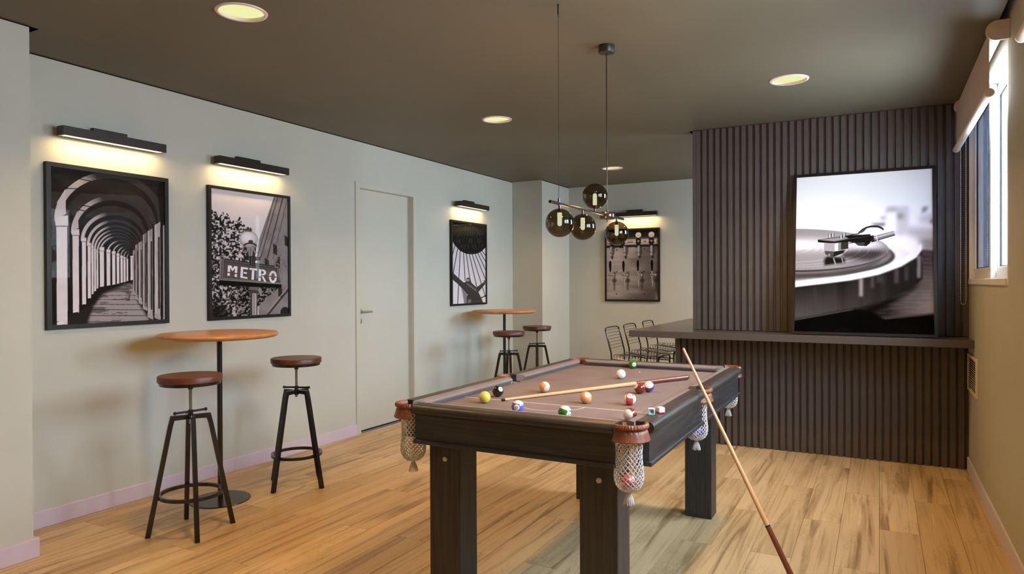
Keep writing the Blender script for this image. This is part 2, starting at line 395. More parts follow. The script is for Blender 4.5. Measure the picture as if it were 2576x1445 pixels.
# partition and bar
PX0 = -1.326
part = struct(MB().b2(PX0, XR, YS+.02, YS+.16, .905, HC+.03).obj('wall_partition', 'slat'))
um = MB().b2(-.015, .015, 0, .0195, 0, HC-.906-.006, .0012, 1).mesh('slat', 'slat', smooth=False)
for k in range(38):
    x = PX0+.043+.05*k
    if x+.016 > XR: break
    link('slat', um, part, (x, YS, .906))
MB().b2(PX0, PX0+.026, YS+.0005, YS+.02, .906, HC-.006, .001, 1).obj('end_post', 'slat', part)
BX0 = -1.47
bar = thing('bar_counter', 'dark slatted bar base standing under the brown counter top', 'bar', (0, 0, 0))
mb = MB(); mb.b2(BX0, XR-.001, YS+.02, YS+.30, 0.001, .852); mb.b2(BX0, -1.20, YS+.30, 7.20, 0.001, .852); mb.obj('body', 'slat', bar)
MB().b2(BX0, BX0+.04, YS-.001, YS+.0195, .001, .8515, .001, 1).obj('corner_post', 'slat', bar)
lm = MB().b2(-.0165, .0165, 0, .0195, 0.001, .8515, .0012, 1).mesh('slat', 'slat', smooth=False)
for k in range(42):
    x = BX0+.0575+.0497*k+.02
    if x+.017 > XR-.001: break
    link('slat', lm, bar, (x-.005, YS, 0))
mb = MB(); mb.extrude([(-1.757, 5.262), (XR-.001, 5.262), (XR-.001, YS+.30), (-.95, YS+.30), (-.95, 7.272), (-1.757, 7.272)], 'Z', .853, .903)
bmesh.ops.bevel(mb.bm, geom=list(mb.bm.edges), offset=.0015, segments=1, affect='EDGES')
tag(mb.obj('countertop', 'slab'), 'thick dark brown counter top running along the slatted wall to the window wall', 'counter')

# ------------------------------------------------------------------ recessed downlights
DL = ['round ceiling light near the left corner, largest of the visible ones', 'round ceiling light in mid room, between the door and the pendant lamp',
      'round ceiling light on the right, in front of the slatted partition', 'small farthest round ceiling light, behind the pendant lamp near back wall',
      'round ceiling light above the near right part of the room, over the window side', 'round ceiling light over the bar behind the slatted partition',
      'unseen ceiling light added behind the camera on the left', 'unseen ceiling light added behind the camera by the windows']
def downlight(i, x, y):
    t = thing('ceiling_light', DL[i], 'ceiling light', (x, y, HC), 0, 'recessed round ceiling lights')
    MB().lathe([(LR-.012, -.004), (LR-.009, -.006), (LR+.002, -.004), (LR+.004, 0.0), (LR-.002, .0002), (LR-.004, .014), (LR-.012, .014)], 64, capped=False).obj('rim', 'rim', t)
    MB().lathe([(0, .012), (LR-.005, .012), (LR-.005, .018), (0, .018)], 64).obj('diffuser', 'diff', t)
    area('ceiling_light_lamp', (x, y, HC-.008), LR*1.7, LR*1.7, DOWNLIGHT_W, WARM, (0, 0, 0), 'DISK', math.radians(125))
for i, (x, y) in enumerate(LIGHTS): downlight(i, x, y)
# ------------------------------------------------------------------ printed pictures (flat print as colours on a fine grid)
class Canvas:
    def __init__(s, w, h, quad, v=0.):                    # quad: where the four corners of the print lie in drawing units (TL, TR, BR, BL)
        s.w, s.h = w, h; s.a = np.full((h, w), v, float)
        A = []; B = []
        for (x, y), (u, t) in zip(quad, ((0, 0), (w, 0), (w, h), (0, h))):
            A += [[x, y, 1, 0, 0, 0, -u*x, -u*y], [0, 0, 0, x, y, 1, -t*x, -t*y]]; B += [u, t]
        s.H = np.append(np.linalg.solve(np.array(A, float), np.array(B, float)), 1).reshape(3, 3)
        s.Hi = np.linalg.inv(s.H); yy, xx = np.mgrid[0:h, 0:w]
        q = np.stack([xx+.5, yy+.5, np.ones_like(xx)], -1) @ s.Hi.T
        s.X, s.Y = q[..., 0]/q[..., 2], q[..., 1]/q[..., 2]     # drawing coordinates of every grid point
        r = np.random.RandomState(5); s.n = r.rand(h, w)
    def box(s, pts, pad=0.):                              # grid window that holds the drawn points
        xs, ys = [p[0] for p in pts], [p[1] for p in pts]; q = np.array([(x, y, 1) for x in (min(xs)-pad, max(xs)+pad) for y in (min(ys)-pad, max(ys)+pad)]) @ s.H.T
        u, v = q[:, 0]/q[:, 2], q[:, 1]/q[:, 2]; k = lambda t, m: int(min(max(t, 0), m))
        return slice(k(v.min()-2, s.h), k(v.max()+3, s.h)), slice(k(u.min()-2, s.w), k(u.max()+3, s.w))
    def inside(s, pts):
        M_ = np.zeros(s.a.shape, bool); n = len(pts); b = s.box(pts); X, Y = s.X[b], s.Y[b]; m = np.zeros(X.shape, bool)
        for i in range(n):
            x1, y1 = pts[i]; x2, y2 = pts[(i+1) % n]
            if y1 == y2: continue
            c = ((y1 > Y) != (y2 > Y)) & (X < (x2-x1)*(Y-y1)/(y2-y1)+x1); m ^= c
        M_[b] = m; return M_
    def put(s, m, v, k=1.):
        m = m.astype(float)*k; s.a = s.a*(1-m) + (v if isinstance(v, (int, float)) else v)*m
    def poly(s, pts, v, k=1.): s.put(s.inside(pts), v, k)
    def soft(s, pts, v, r, k=1.): s.put(blur(s.inside(pts).astype(float), r), v, k)
    def ell(s, cx, cy, rx, ry, v, k=1., soft=0):
        m = (((s.X-cx)/rx)**2 + ((s.Y-cy)/ry)**2 < 1).astype(float); s.put(blur(m, soft) if soft else m, v, k)
    def dist(s, pts, X, Y):
        D = np.full(X.shape, 1e9); T = np.zeros(X.shape); L = 0
        for (x1, y1), (x2, y2) in zip(pts, pts[1:]):
            dx, dy = x2-x1, y2-y1; l2 = dx*dx+dy*dy+1e-9
            t = np.clip(((X-x1)*dx+(Y-y1)*dy)/l2, 0, 1); d = np.hypot(X-x1-t*dx, Y-y1-t*dy)
            q = d < D; D = np.where(q, d, D); T = np.where(q, L+t*math.sqrt(l2), T); L += math.sqrt(l2)
        return D, T/L
    def line(s, pts, w, v, k=1.):
        b = s.box(pts, w); D, T = s.dist(pts, s.X[b], s.Y[b]); m = np.clip(w/2-D+.7, 0, 1)*k; s.a[b] = s.a[b]*(1-m)+(v(T) if callable(v) else v)*m
def blur(m, r):
    r = int(max(1, 2*r))
    for ax in (0, 1):
        for _ in range(2):
            p = np.pad(m, [(r+1, r) if i == ax else (0, 0) for i in (0, 1)], mode='edge'); c = np.cumsum(p, ax); n = m.shape[ax]
            m = ((c[2*r+1:2*r+1+n]-c[:n]) if ax == 0 else (c[:, 2*r+1:2*r+1+n]-c[:, :n]))/(2*r+1)
    return m
def fbm(cv, sx, sy, seed, oct=4):
    r = np.random.RandomState(seed); out = np.zeros(cv.a.shape); amp = 1; tot = 0
    for o_ in range(oct):
        gx, gy = cv.X/sx*2**o_, cv.Y/sy*2**o_; g = r.rand(97, 97)
        ix, iy = np.floor(gx).astype(int), np.floor(gy).astype(int); fx, fy = gx-ix, gy-iy; fx = fx*fx*(3-2*fx); fy = fy*fy*(3-2*fy)
        G = lambda a, b: g[(iy+b) % 97, (ix+a) % 97]
        out += amp*((G(0, 0)*(1-fx)+G(1, 0)*fx)*(1-fy)+(G(0, 1)*(1-fx)+G(1, 1)*fx)*fy); tot += amp; amp *= .5
    return out/tot
def arc(cx, cy, rx, ry, a0, a1, n=40):
    return [(cx+rx*math.cos(math.radians(a0+(a1-a0)*i/n)), cy-ry*math.sin(math.radians(a0+(a1-a0)*i/n))) for i in range(n+1)]

def art_arcade(w, h):
    c = Canvas(w, h, [(103, 92), (1015, 205), (1020, 1333), (107, 1385)], .03)
    c.poly([(100, 300), (1020, 330), (1020, 560), (100, 470)], .055); f = fbm(c, 120, 60, 3); c.a *= .6+.8*f
    c.poly([(103, 600), (500, 700), (760, 820), (760, 1040), (103, 1385)], .02)
    # floor
    c.soft([(400, 1372), (440, 1240), (520, 1130), (712, 1045), (757, 1045), (790, 1180), (890, 1340)], .32, 3)
    fl_ = c.inside([(380, 1385), (430, 1220), (520, 1120), (712, 1045), (757, 1045), (790, 1180), (900, 1345)])
    t = (c.Y-1040)/340; rows = np.abs(((np.clip(t, .001, 2)**.55)*11) % 1 - .5); c.put(fl_ & (rows < .06), .05)
    sh = fbm(c, 160, 26, 8); c.put(fl_, c.a*.4, .9*(sh > .53)*(c.X < 760-(c.Y-1045)*.2))
    # arches from the far end to the near one
    A = [((706, 770), (735, 800), 26), ((690, 860), (728, 770), 40)]
    L = [(165, 505, 985, 545, 160, 62), (290, 615, 905, 640, 345, 46), (362, 675, 868, 700, 470, 34), (406, 720, 838, 735, 530, 26), (438, 745, 818, 760, 572, 20), (458, 765, 806, 775, 602, 17),
         (478, 785, 796, 785, 630, 15), (500, 790, 788, 790, 655, 14), (556, 800, 782, 800, 690, 13), (600, 812, 778, 808, 715, 11), (636, 822, 774, 815, 738, 10), (664, 832, 770, 822, 755, 8), (688, 842, 768, 830, 772, 7), (712, 852, 766, 836, 792, 6)]
    for (x0, y0, x1, y1, top, wd) in reversed(L):
        cx = (x0+x1)/2; y = (y0+y1)/2
        P = arc(cx, y, (x1-x0)/2, y-top, 180, 0, 48); c.line([(p[0], p[1]+wd*.75) for p in P], wd*1.25, .028)
        br = lambda T: np.where(T < .30, .56-.5*T, np.clip(.41-.9*(T-.30)/.3, .055, 1))
        c.line(P, wd*.8, br)
    for x0, y0, x1, y1 in ((215, 272, 330, 275), (325, 190, 430, 212), (325, 440, 385, 455), (362, 408, 440, 420)): c.line([(x0, y0), (x1, y1)], 7, .02)
    cols = [(742, 760, 830, 1010), (710, 722, 850, 1018), (686, 702, 840, 1027), (662, 680, 830, 1032), (632, 652, 815, 1040), (596, 620, 800, 1048), (552, 580, 790, 1056), (498, 530, 775, 1066),
            (472, 485, 790, 1080), (452, 467, 775, 1102), (432, 447, 752, 1126), (402, 426, 735, 1160), (357, 388, 700, 1210), (283, 332, 650, 1277), (157, 241, 575, 1382)]
    for x0, x1, y0, y1 in cols:
        wd = x1-x0; v = .60+.10*fbm(c, 60, 60, 4)
        c.poly([(x0, y0), (x1, y0), (x1, y1), (x0, y1-wd*.4)], v); c.poly([(x0-wd*.08, y0-wd*.9), (x1+wd*.08, y0-wd*1.0), (x1+wd*.1, y0), (x0-wd*.08, y0)], v)
        c.poly([(x0-wd*.08, y0-1), (x1+wd*.1, y0-2), (x1+wd*.1, y0+wd*.10), (x0-wd*.08, y0+wd*.10)], .16)
        c.poly([(x0, y1-wd*.30), (x0+wd*.55, y1-wd*.42), (x0+wd*.7, y1-wd*.1), (x0, y1+2)], .75)
    c.poly([(163, 385), (228, 278), (232, 480), (170, 512)], .55); c.poly([(286, 540), (322, 455), (332, 590), (292, 615)], .50)
    for x0, x1, y0, y1, v in ((762, 776, 770, 1130, .30), (782, 802, 725, 1175, .22), (808, 834, 705, 1212, .30), (842, 872, 640, 1262, .20), (880, 918, 610, 1335, .34), (935, 980, 560, 1342, .42), (1004, 1025, 560, 1345, .40)):
        wd = x1-x0; c.poly([(x0, y0), (x1, y0-wd*.6), (x1, y1), (x0, y1-wd*.8)], v*(.7+.6*fbm(c, 30, 90, int(x0)))); c.poly([(x0, y0), (x0+wd*.25, y0), (x0+wd*.25, y1-20), (x0, y1-20)], .50)
        c.poly([(x1-wd*.4, y0+wd*2.2), (x1-wd*.08, y0+wd*2.1), (x1-wd*.08, y1-wd*2.2), (x1-wd*.4, y1-wd*2.2)], .04)
        c.poly([(x0-3, y1-wd*1.5), (x1+3, y1-wd*.9), (x1+3, y1), (x0-3, y1-wd*.6)], .36)
    c.poly([(1000, 92), (1040, 92), (1040, 560), (985, 560), (960, 300)], .012, .7)
    return c

def art_metro(w, h):
    c = Canvas(w, h, [(97, 92), (838, 193), (848, 1323), (105, 1360)], .62)
    c.a = .58+.10*fbm(c, 300, 200, 2)
    # building
    bd = [(705, 180), (850, 190), (850, 1330), (560, 1345), (560, 1080), (545, 770), (560, 610)]
    c.poly(bd, .24); c.put(c.inside(bd), c.a*(.7+.6*fbm(c, 90, 90, 9)))
    for k, (o_, wd, v) in enumerate(((0, 5, .05), (14, 4, .34), (28, 9, .09), (58, 3, .32), (76, 9, .06), (98, 3, .34), (120, 5, .10))):
        c.line([(712+o_*1.05, 180), (548+o_*1.25, 760+o_*.2)], wd, v)
    for (x, y) in ((720, 690), (640, 830), (830, 610), (770, 1110)): c.poly([(x-22, y-60), (x+16, y-30), (x+18, y+60), (x-20, y+40)], .04)
    for k in range(9): c.line([(640+k*26, 640+k*30), (700+k*20, 500+k*60)], 3, .10)
    c.line([(650, 1330), (850, 1080)], 16, .05); c.line([(640, 1310), (850, 1050)], 6, .36); c.ell(815, 1310, 45, 55, .03)
    c.poly([(690, 850), (740, 770), (765, 760), (765, 900), (745, 960)], .05); c.line([(695, 850), (745, 780)], 7, .33)
    # tree
    edge = 300+((c.X-97)*.42)+28*np.sin(c.X/22.)+18*np.sin(c.X/9.); zone = ((c.Y > edge) & (c.X < 478+24*np.sin(c.Y/19.))) | ((c.Y > 1040) & (c.X < 520+260*np.clip((1280-c.Y)/240, 0, 1)*(c.Y > 1060)))
    f = fbm(c, 15, 15, 21, 3); g = fbm(c, 130, 130, 22, 3)
    thr = .47+.10*(g-.5)*2
    dens = np.clip((c.Y-edge)/120, 0, 1)
    leaf = np.where(f > thr+.05, .025, np.where(f > thr-.01, .14, np.where((f > thr-.08), .30, .60)))
    leaf = np.where((f < thr-.03+.10*(1-dens)) & (dens < .6), .60, leaf); leaf = np.where(c.Y > 1050, leaf*np.clip(.85-.35*(c.X > 350), 0, 1), leaf)
    c.put(zone, leaf)
    c.soft([(97, 1200), (260, 1240), (300, 1360), (97, 1365)], .015, 8, .9)
    # post
    c.poly([(470, 1060), (565, 1060), (550, 1120), (550, 1345), (483, 1345), (478, 1120)], .07); c.poly([(500, 1120), (540, 1120), (540, 1345), (500, 1345)], .42); c.poly([(512, 1125), (522, 1125), (522, 1345), (512, 1345)], .20)
    c.poly([(455, 1008), (575, 1020), (560, 1050), (555, 1095), (478, 1085), (470, 1045)], .16); c.line([(458, 1012), (574, 1024)], 8, .40)
    # sign
    c.poly([(185, 985), (782, 1035), (780, 1072), (190, 1042)], .012); c.poly([(196, 768), (235, 780), (745, 855), (770, 892), (784, 1035), (180, 990)], .13)
    c.line([(200, 790), (190, 985), (778, 1030), (760, 880)], 7, .30); c.line([(240, 785), (740, 862)], 12, .05); c.line([(232, 808), (222, 962), (752, 1012), (728, 880), (232, 808)], 6, .035); c.line([(226, 815), (216, 968), (758, 1018)], 3, .36)
    c.poly([(240, 815), (722, 885), (742, 1003), (230, 955)], .10)
    for (x, y) in ((212, 776), (735, 848)): c.line(arc(x, y, 20, 18, 0, 300, 16), 8, .26); c.ell(x, y, 8, 8, .05)
    for (x, y) in ((258, 888), (330, 968), (470, 985), (600, 1000), (735, 975)): c.ell(x, y, 4, 4, .02)
    # METRO, stencil letters on the slant of the board
    def P(u, v): return (262+u*4.55+(1-v/100.)*6, 846+u*.58+v*1.0+.02*u*v/10.)
    def st(q, v=.80): c.poly([P(*p) for p in q], v)
    st([(0, 0), (5, 0), (5, 62), (0, 62)]); st([(0, 74), (5, 74), (5, 100), (0, 100)]); st([(15, 0), (20, 0), (20, 62), (15, 62)]); st([(15, 74), (20, 74), (20, 100), (15, 100)]); st([(4, 0), (7, 0), (10.5, 30), (10, 52), (5, 20)]); st([(13, 0), (16, 0), (15, 20), (10, 52), (9.5, 30)])
    st([(27, 0), (32, 0), (32, 100), (27, 100)]); st([(32, 0), (42, 0), (42, 16), (32, 16)]); st([(32, 86), (42, 86), (42, 100), (32, 100)]); st([(33.5, 43), (40, 43), (40, 57), (33.5, 57)])
    st([(45, 0), (61, 0), (61, 15), (45, 15)]); st([(50.5, 18), (55.5, 18), (55.5, 100), (50.5, 100)])
    st([(65, 0), (70, 0), (70, 62), (65, 62)]); st([(65, 72), (70, 72), (70, 100), (65, 100)]); st([(71, 0), (76, 0), (80, 12), (80, 34), (76, 48), (71, 48), (71, 38), (75, 34), (75, 16), (71, 12)]); st([(71, 56), (75, 56), (82, 100), (77, 100)])
    O = [(95+x*8.3, 50+y*50) for x, y in arc(0, 0, 1, 1, 0, 360, 30)]; st(O); st([(95+x*4, 50+y*31) for x, y in arc(0, 0, 1, 1, 0, 360, 30)], .10); st([(84, 44), (106, 44), (106, 53), (84, 53)], .10)
    c.soft([(640, 905), (845, 915), (845, 985), (640, 975)], .3, 4, .25)
    # lantern
    c.poly([(430, 650), (545, 640), (525, 760), (440, 760)], .05); c.poly([(458, 660), (510, 660), (500, 760), (466, 760)], .30); c.line([(480, 660), (484, 760)], 5, .08)
    for sx in (-1, 1): c.line(arc(485+sx*52, 690, 22, 34, 90-sx*80, 90+sx*200, 20), 12, .20); c.line(arc(485+sx*52, 690, 22, 34, 90-sx*80, 90+sx*200, 20), 4, .42)
    c.poly([(420, 752), (580, 765), (575, 800), (530, 800), (520, 848), (470, 840), (466, 800), (412, 790)], .035); c.line([(470, 765), (468, 840)], 4, .2); c.line([(495, 770), (495, 840)], 4, .22); c.line([(515, 770), (512, 840)], 4, .16)
    c.ell(468, 595, 88, 80, .28); c.ell(462, 585, 76, 66, .62, 1, 4); c.ell(450, 570, 50, 42, .78, 1, 6); c.poly([(460, 610), (480, 598), (505, 606), (508, 640), (470, 640)], .06); c.line(arc(478, 665, 62, 34, 20, 160, 24), 16, .06)
    c.poly([(428, 515), (432, 492), (448, 490), (452, 474), (466, 474), (470, 490), (484, 494), (490, 518)], .05); c.line([(445, 505), (475, 505)], 4, .3)
    return c

def art_man(w, h):
    c = Canvas(w, h, [(155, 385), (545, 432), (548, 1357), (158, 1373)], .52)
    c.a = .50+.12*fbm(c, 260, 260, 2)+.06*(c.Y-600)/800
    c.poly([(150, 380), (560, 400), (560, 680), (500, 737), (455, 765), (390, 777), (320, 770), (250, 735), (190, 670), (150, 595)], .018)
    for x in range(170, 560, 44): c.line([(390+(x-390)*.3, 420), (x, 640+80*math.sin((x-150)/130.))], 3, .06)
    for L in ([(190, 675), (160, 800)], [(222, 712), (172, 1000)], [(252, 735), (236, 1075), (222, 1372)], [(290, 758), (308, 1090)], [(322, 768), (362, 1070)], [(357, 776), (442, 1165)], [(390, 774), (545, 1290)], [(424, 770), (549, 1085)], [(455, 762), (549, 968)], [(480, 745), (549, 868)], [(505, 733), (549, 792)]): c.line(L, 8, .02)
    c.line([(440, 1330), (549, 1270)], 12, .02)
    c.poly([(152, 980), (235, 1062), (290, 1112), (316, 1108), (318, 1080), (336, 1058), (366, 1066), (382, 1118), (440, 1172), (525, 1110), (532, 1085), (548, 1092), (540, 1135), (462, 1228), (490, 1290), (520, 1362), (300, 1372), (290, 1310), (338, 1262), (258, 1168), (212, 1120), (152, 1068)], .055)
    c.poly([(320, 1066), (340, 1056), (362, 1066), (356, 1096), (336, 1104), (322, 1092)], .30); c.poly([(318, 1072), (338, 1054), (364, 1062), (360, 1076), (340, 1070)], .03)
    c.poly([(262, 1175), (330, 1255), (322, 1370), (296, 1372), (280, 1250)], .22); c.line([(330, 1130), (440, 1215)], 9, .22); c.line([(345, 1125), (445, 1200)], 5, .12); c.poly([(338, 1318), (382, 1312), (370, 1368), (338, 1370)], .16)
    c.ell(535, 1105, 13, 20, .14)
    return c

def art_taps(w, h):
    c = Canvas(w, h, [(125, 392), (800, 392), (805, 1315), (130, 1315)], .3)
    f = fbm(c, 260, 60, 3); t = np.clip((c.X-130)/670, 0, 1); c.a = (.40-.26*np.clip((t-.25)*1.8, 0, 1))*(.55+.9*f); c.a += .10*np.exp(-((c.X-470)/60)**2)*(c.Y < 760); c.a *= 1-.35*np.clip((c.Y-1000)/320, 0, 1); c.a += .16*np.exp(-((c.X-790)/22)**2-((c.Y-1290)/60)**2)
    c.poly([(120, 385), (810, 385), (810, 482), (120, 482)], .02); c.poly([(120, 482), (810, 482), (810, 510), (120, 510)], .07)
    c.poly([(120, 510), (810, 510), (810, 600), (120, 600)], .42); c.poly([(120, 585), (810, 585), (810, 618), (120, 618)], .03); c.line([(120, 560), (810, 545)], 8, .05)
    for x in (205, 340, 548, 715):
        c.ell(x, 545, 42, 46, .02); c.ell(x, 540, 13, 13, .35); c.poly([(x-30, 560), (x+32, 560), (x+40, 625), (x-36, 625)], .025)
        for s_ in (-1, 1): c.poly([(x+s_*48-16, 530), (x+s_*48+16, 530), (x+s_*48+16, 556), (x+s_*48-16, 556)], .55); c.ell(x+s_*34, 578, 9, 9, .38)
        c.ell(x, 460, 39, 39, .10); c.ell(x, 458, 36, 36, .60); c.poly([(x-26, 458), (x+14, 464), (x+12, 472), (x-4, 466)], .04)
        for q in (-14, 0, 14): c.ell(x+q, 482, 3, 3, .2)
    for x in (190, 370, 552, 716):
        c.poly([(x-2, 610), (x+50, 610), (x+44, 700), (x+10, 770)], .06, .8); c.poly([(x-18, 600), (x+16, 600), (x+14, 735), (x-14, 735)], .26); c.poly([(x-8, 610), (x+2, 610), (x+2, 730), (x-8, 730)], .55); c.line([(x-16, 690), (x+14, 690)], 7, .05); c.poly([(x-8, 735), (x+34, 735), (x+18, 782)], .04)
    for (x, y) in ((178, 0), (355, 2), (542, -6), (722, -4)):
        sx = x+58; c.soft([(sx-18, 940), (sx+18, 940), (sx+10, 1190), (sx-14, 1190)], .05, 3, .7); c.ell(sx, 1060, 34, 26, .04, .7, 2)
        c.poly([(x-14, 805+y), (x, 793+y), (x+14, 805+y), (x+17, 850+y), (x+12, 938+y), (x-8, 938+y), (x-18, 850+y)], .012)
        c.poly([(x-10, 938+y), (x+12, 938+y), (x+10, 1050), (x-6, 1050)], .30); c.line([(x-16, 988), (x+60, 988)], 22, .14); c.line([(x-14, 982), (x+58, 982)], 6, .55); c.ell(x-2, 990, 15, 17, .40); c.ell(x-2, 990, 8, 9, .06); c.ell(x+46, 985, 10, 18, .36)
        c.poly([(x-4, 1050), (x+12, 1050), (x+12, 1140), (x+2, 1140)], .50); c.line([(x-2, 1050), (x+3, 1138)], 4, .05)
    for (x, y) in ((265, 648), (627, 642), (265, 942), (625, 940), (265, 1237), (628, 1237)): c.ell(x, y, 8, 8, .015)
    return c

def art_turntable(w, h):
    c = Canvas(w, h, [(50, 110), (1138, 30), (1160, 1385), (37, 1355)], .92)
    X, Y = c.X, c.Y
    # blurred gear behind
    def bl(p, v, r, k=.9): c.soft(p, v, r, k)
    bl([(910, 500), (1150, 520), (1150, 590), (1000, 600), (905, 560)], .52, 9); bl([(1020, 590), (1160, 590), (1160, 700), (1060, 705)], .30, 8); bl([(765, 345), (948, 338), (950, 470), (905, 580), (835, 575), (765, 430)], .55, 6, .75)
    bl([(840, 400), (905, 400), (905, 440), (850, 445)], .22, 6); bl([(775, 355), (850, 350), (845, 385), (775, 395)], .35, 6, .6); bl([(648, 476), (765, 470), (760, 502), (700, 506), (650, 492)], .18, 4); bl([(722, 428), (768, 424), (766, 446), (722, 448)], .20, 5); bl([(1050, 350), (1105, 335), (1090, 380), (1052, 400)], .25, 4); bl([(1030, 410), (1150, 400), (1150, 480), (1035, 480)], .62, 8); bl([(1115, 450), (1150, 445), (1150, 480), (1115, 480)], .3, 4)
    bl([(770, 390), (850, 385), (850, 550), (770, 550)], .93, 5)
    # table on the right
    tb = [(1040, 690), (1170, 700), (1170, 1215), (760, 1250), (500, 1180), (540, 1140), (900, 1010), (1040, 900)]
    c.soft(tb, .13, 4); c.put(blur(c.inside(tb).astype(float), 5), .05+.26*np.clip((X-780)/330, 0, 1)*np.clip((Y-700)/420, .25, 1)+.10*(fbm(c, 120, 9, 6)-.5), .9)
    c.soft([(560, 1190), (900, 1045), (1055, 925), (1000, 1010), (800, 1130), (680, 1200)], .008, 6)
    # record plateau
    def el(cx, cy, rx, ry): return ((X-cx)/rx)**2+((Y-cy)/ry)**2
    pl = el(60, 770, 990, 225) < 1; c.put(blur(pl.astype(float), 2), .93); c.put(blur((el(60, 760, 930, 190) < 1).astype(float), 5), .80, .8)
    c.put(blur(((el(60, 745, 780, 175) < 1)).astype(float), 2), .10); c.put(blur((el(60, 735, 745, 152) < 1).astype(float), 3), .30); c.put(blur((el(40, 706, 735, 168) < 1).astype(float), 2), .045); c.put(blur((el(40, 692, 748, 168) < 1).astype(float), 1), .34)
    rec = blur((el(40, 692, 735, 160) < 1).astype(float), 2); band = el(-40, 690, 760, 165)
    tone = .36-.20*np.clip((X-350)/420, 0, 1)*np.clip((Y-640)/80, 0, 1)+.55*np.exp(-((Y-655)/48)**2)*np.clip(1.1-X/700, 0, 1)+.30*np.exp(-((X-620)/120)**2-((Y-650)/40)**2); tone += .03*np.sin(band*120); c.put(rec, np.clip(tone, .03, .95))
    for q in (.62, .78, .42): c.put((np.abs(band-q) < .008) & (Y > 690) & (rec > .5), .75, .7)
    c.put(blur(((el(40, 690, 700, 172) < 1) & (Y > 690) & (X > 420) & (X < 760) & (el(600, 735, 200, 40) < 1)).astype(float), 5), .05, .8)
    # side of the platter
    side = [(20, 1000), (200, 975), (420, 945), (640, 905), (840, 838), (980, 765), (1052, 690), (1058, 925), (960, 1010), (760, 1100), (520, 1170), (20, 1262)]
    c.soft(side, .03, 2); ms = blur(c.inside(side).astype(float), 2); low = np.clip((Y-(1000-(X/1050)**2*260))/230, 0, 1)
    g = .035+.10*low*np.clip(1-X/900, 0, 1)+.05*(fbm(c, 60, 2000, 12)-.4); c.put(ms, np.clip(g, .012, 1)); 
    for x, y0, y1, wd, v in ((570, 925, 1070, 26, .42), (660, 910, 1000, 20, .16), (850, 850, 960, 30, .14), (1030, 740, 920, 22, .42), (200, 1000, 1200, 16, .09), (720, 900, 960, 60, .10), (930, 830, 940, 24, .12)): c.soft([(x-wd/2, y0), (x+wd/2, y0), (x+wd/2, y1), (x-wd/2, y1)], v, 3, .8)
    c.soft([(20, 945), (250, 925), (480, 895), (700, 850), (880, 780), (1000, 700), (1045, 640), (1054, 690), (1010, 752), (890, 826), (710, 892), (490, 938), (250, 968), (20, 992)], .95, 2)
    c.soft([(20, 905), (300, 880), (560, 830), (740, 760), (800, 690), (790, 740), (640, 850), (420, 905), (20, 950)], .12, 4, .9)
    c.soft([(20, 1258), (520, 1166), (640, 1180), (760, 1245), (1170, 1205), (1170, 1400), (20, 1400)], .006, 3)
    # tone arm
    c.poly([(655, 585), (830, 540), (838, 572), (662, 632)], .30); c.line([(660, 600), (832, 552)], 9, .62); c.line([(662, 626), (836, 574)], 8, .06); c.poly([(640, 580), (668, 575), (676, 628), (650, 634)], .05); c.line([(690, 580), (698, 622)], 5, .8)
    c.poly([(222, 612), (430, 582), (640, 566), (655, 606), (640, 640), (610, 664), (545, 660), (520, 640), (470, 628), (360, 644), (224, 634)], .02); c.poly([(230, 614), (430, 588), (470, 600), (360, 626)], .34); c.line([(365, 625), (640, 578)], 5, .10); c.poly([(530, 640), (590, 632), (600, 655), (555, 658)], .10)
    c.poly([(272, 640), (358, 640), (358, 705), (272, 700)], .42); c.poly([(358, 642), (385, 638), (385, 700), (358, 705)], .75); c.poly([(385, 636), (408, 634), (408, 696), (385, 700)], .30); c.poly([(408, 634), (466, 628), (466, 684), (408, 694)], .07)
    c.poly([(276, 702), (358, 708), (410, 700), (405, 716), (345, 750), (325, 748), (318, 722), (302, 740), (282, 728)], .12); c.poly([(355, 708), (440, 694), (425, 720), (345, 752)], .03); c.soft([(272, 770), (300, 745), (440, 760), (440, 800), (275, 822)], .02, 3); c.line([(350, 765), (365, 810)], 9, .4); c.line([(415, 760), (425, 800)], 8, .35)
    for x, y in ((318, 580), (342, 572), (408, 588), (432, 572)): c.poly([(x-10, y-12), (x+12, y-14), (x+12, y+18), (x-10, y+20)], .10); c.poly([(x-4, y-12), (x+5, y-13), (x+5, y+18), (x-4, y+18)], .75)
    c.line([(445, 584), (555, 560)], 7, .03); c.line([(552, 556), (580, 530), (610, 514), (650, 504), (690, 503), (722, 512), (742, 526)], 15, .03); c.line([(575, 540), (608, 520), (650, 512), (700, 512)], 4, .35)
    c.poly([(548, 556), (606, 514), (614, 520), (590, 545), (572, 558)], .10)
    for k in range(3): c.line([(466, 625+k*10), (530, 640-k*4)], 3, .06)
    return c

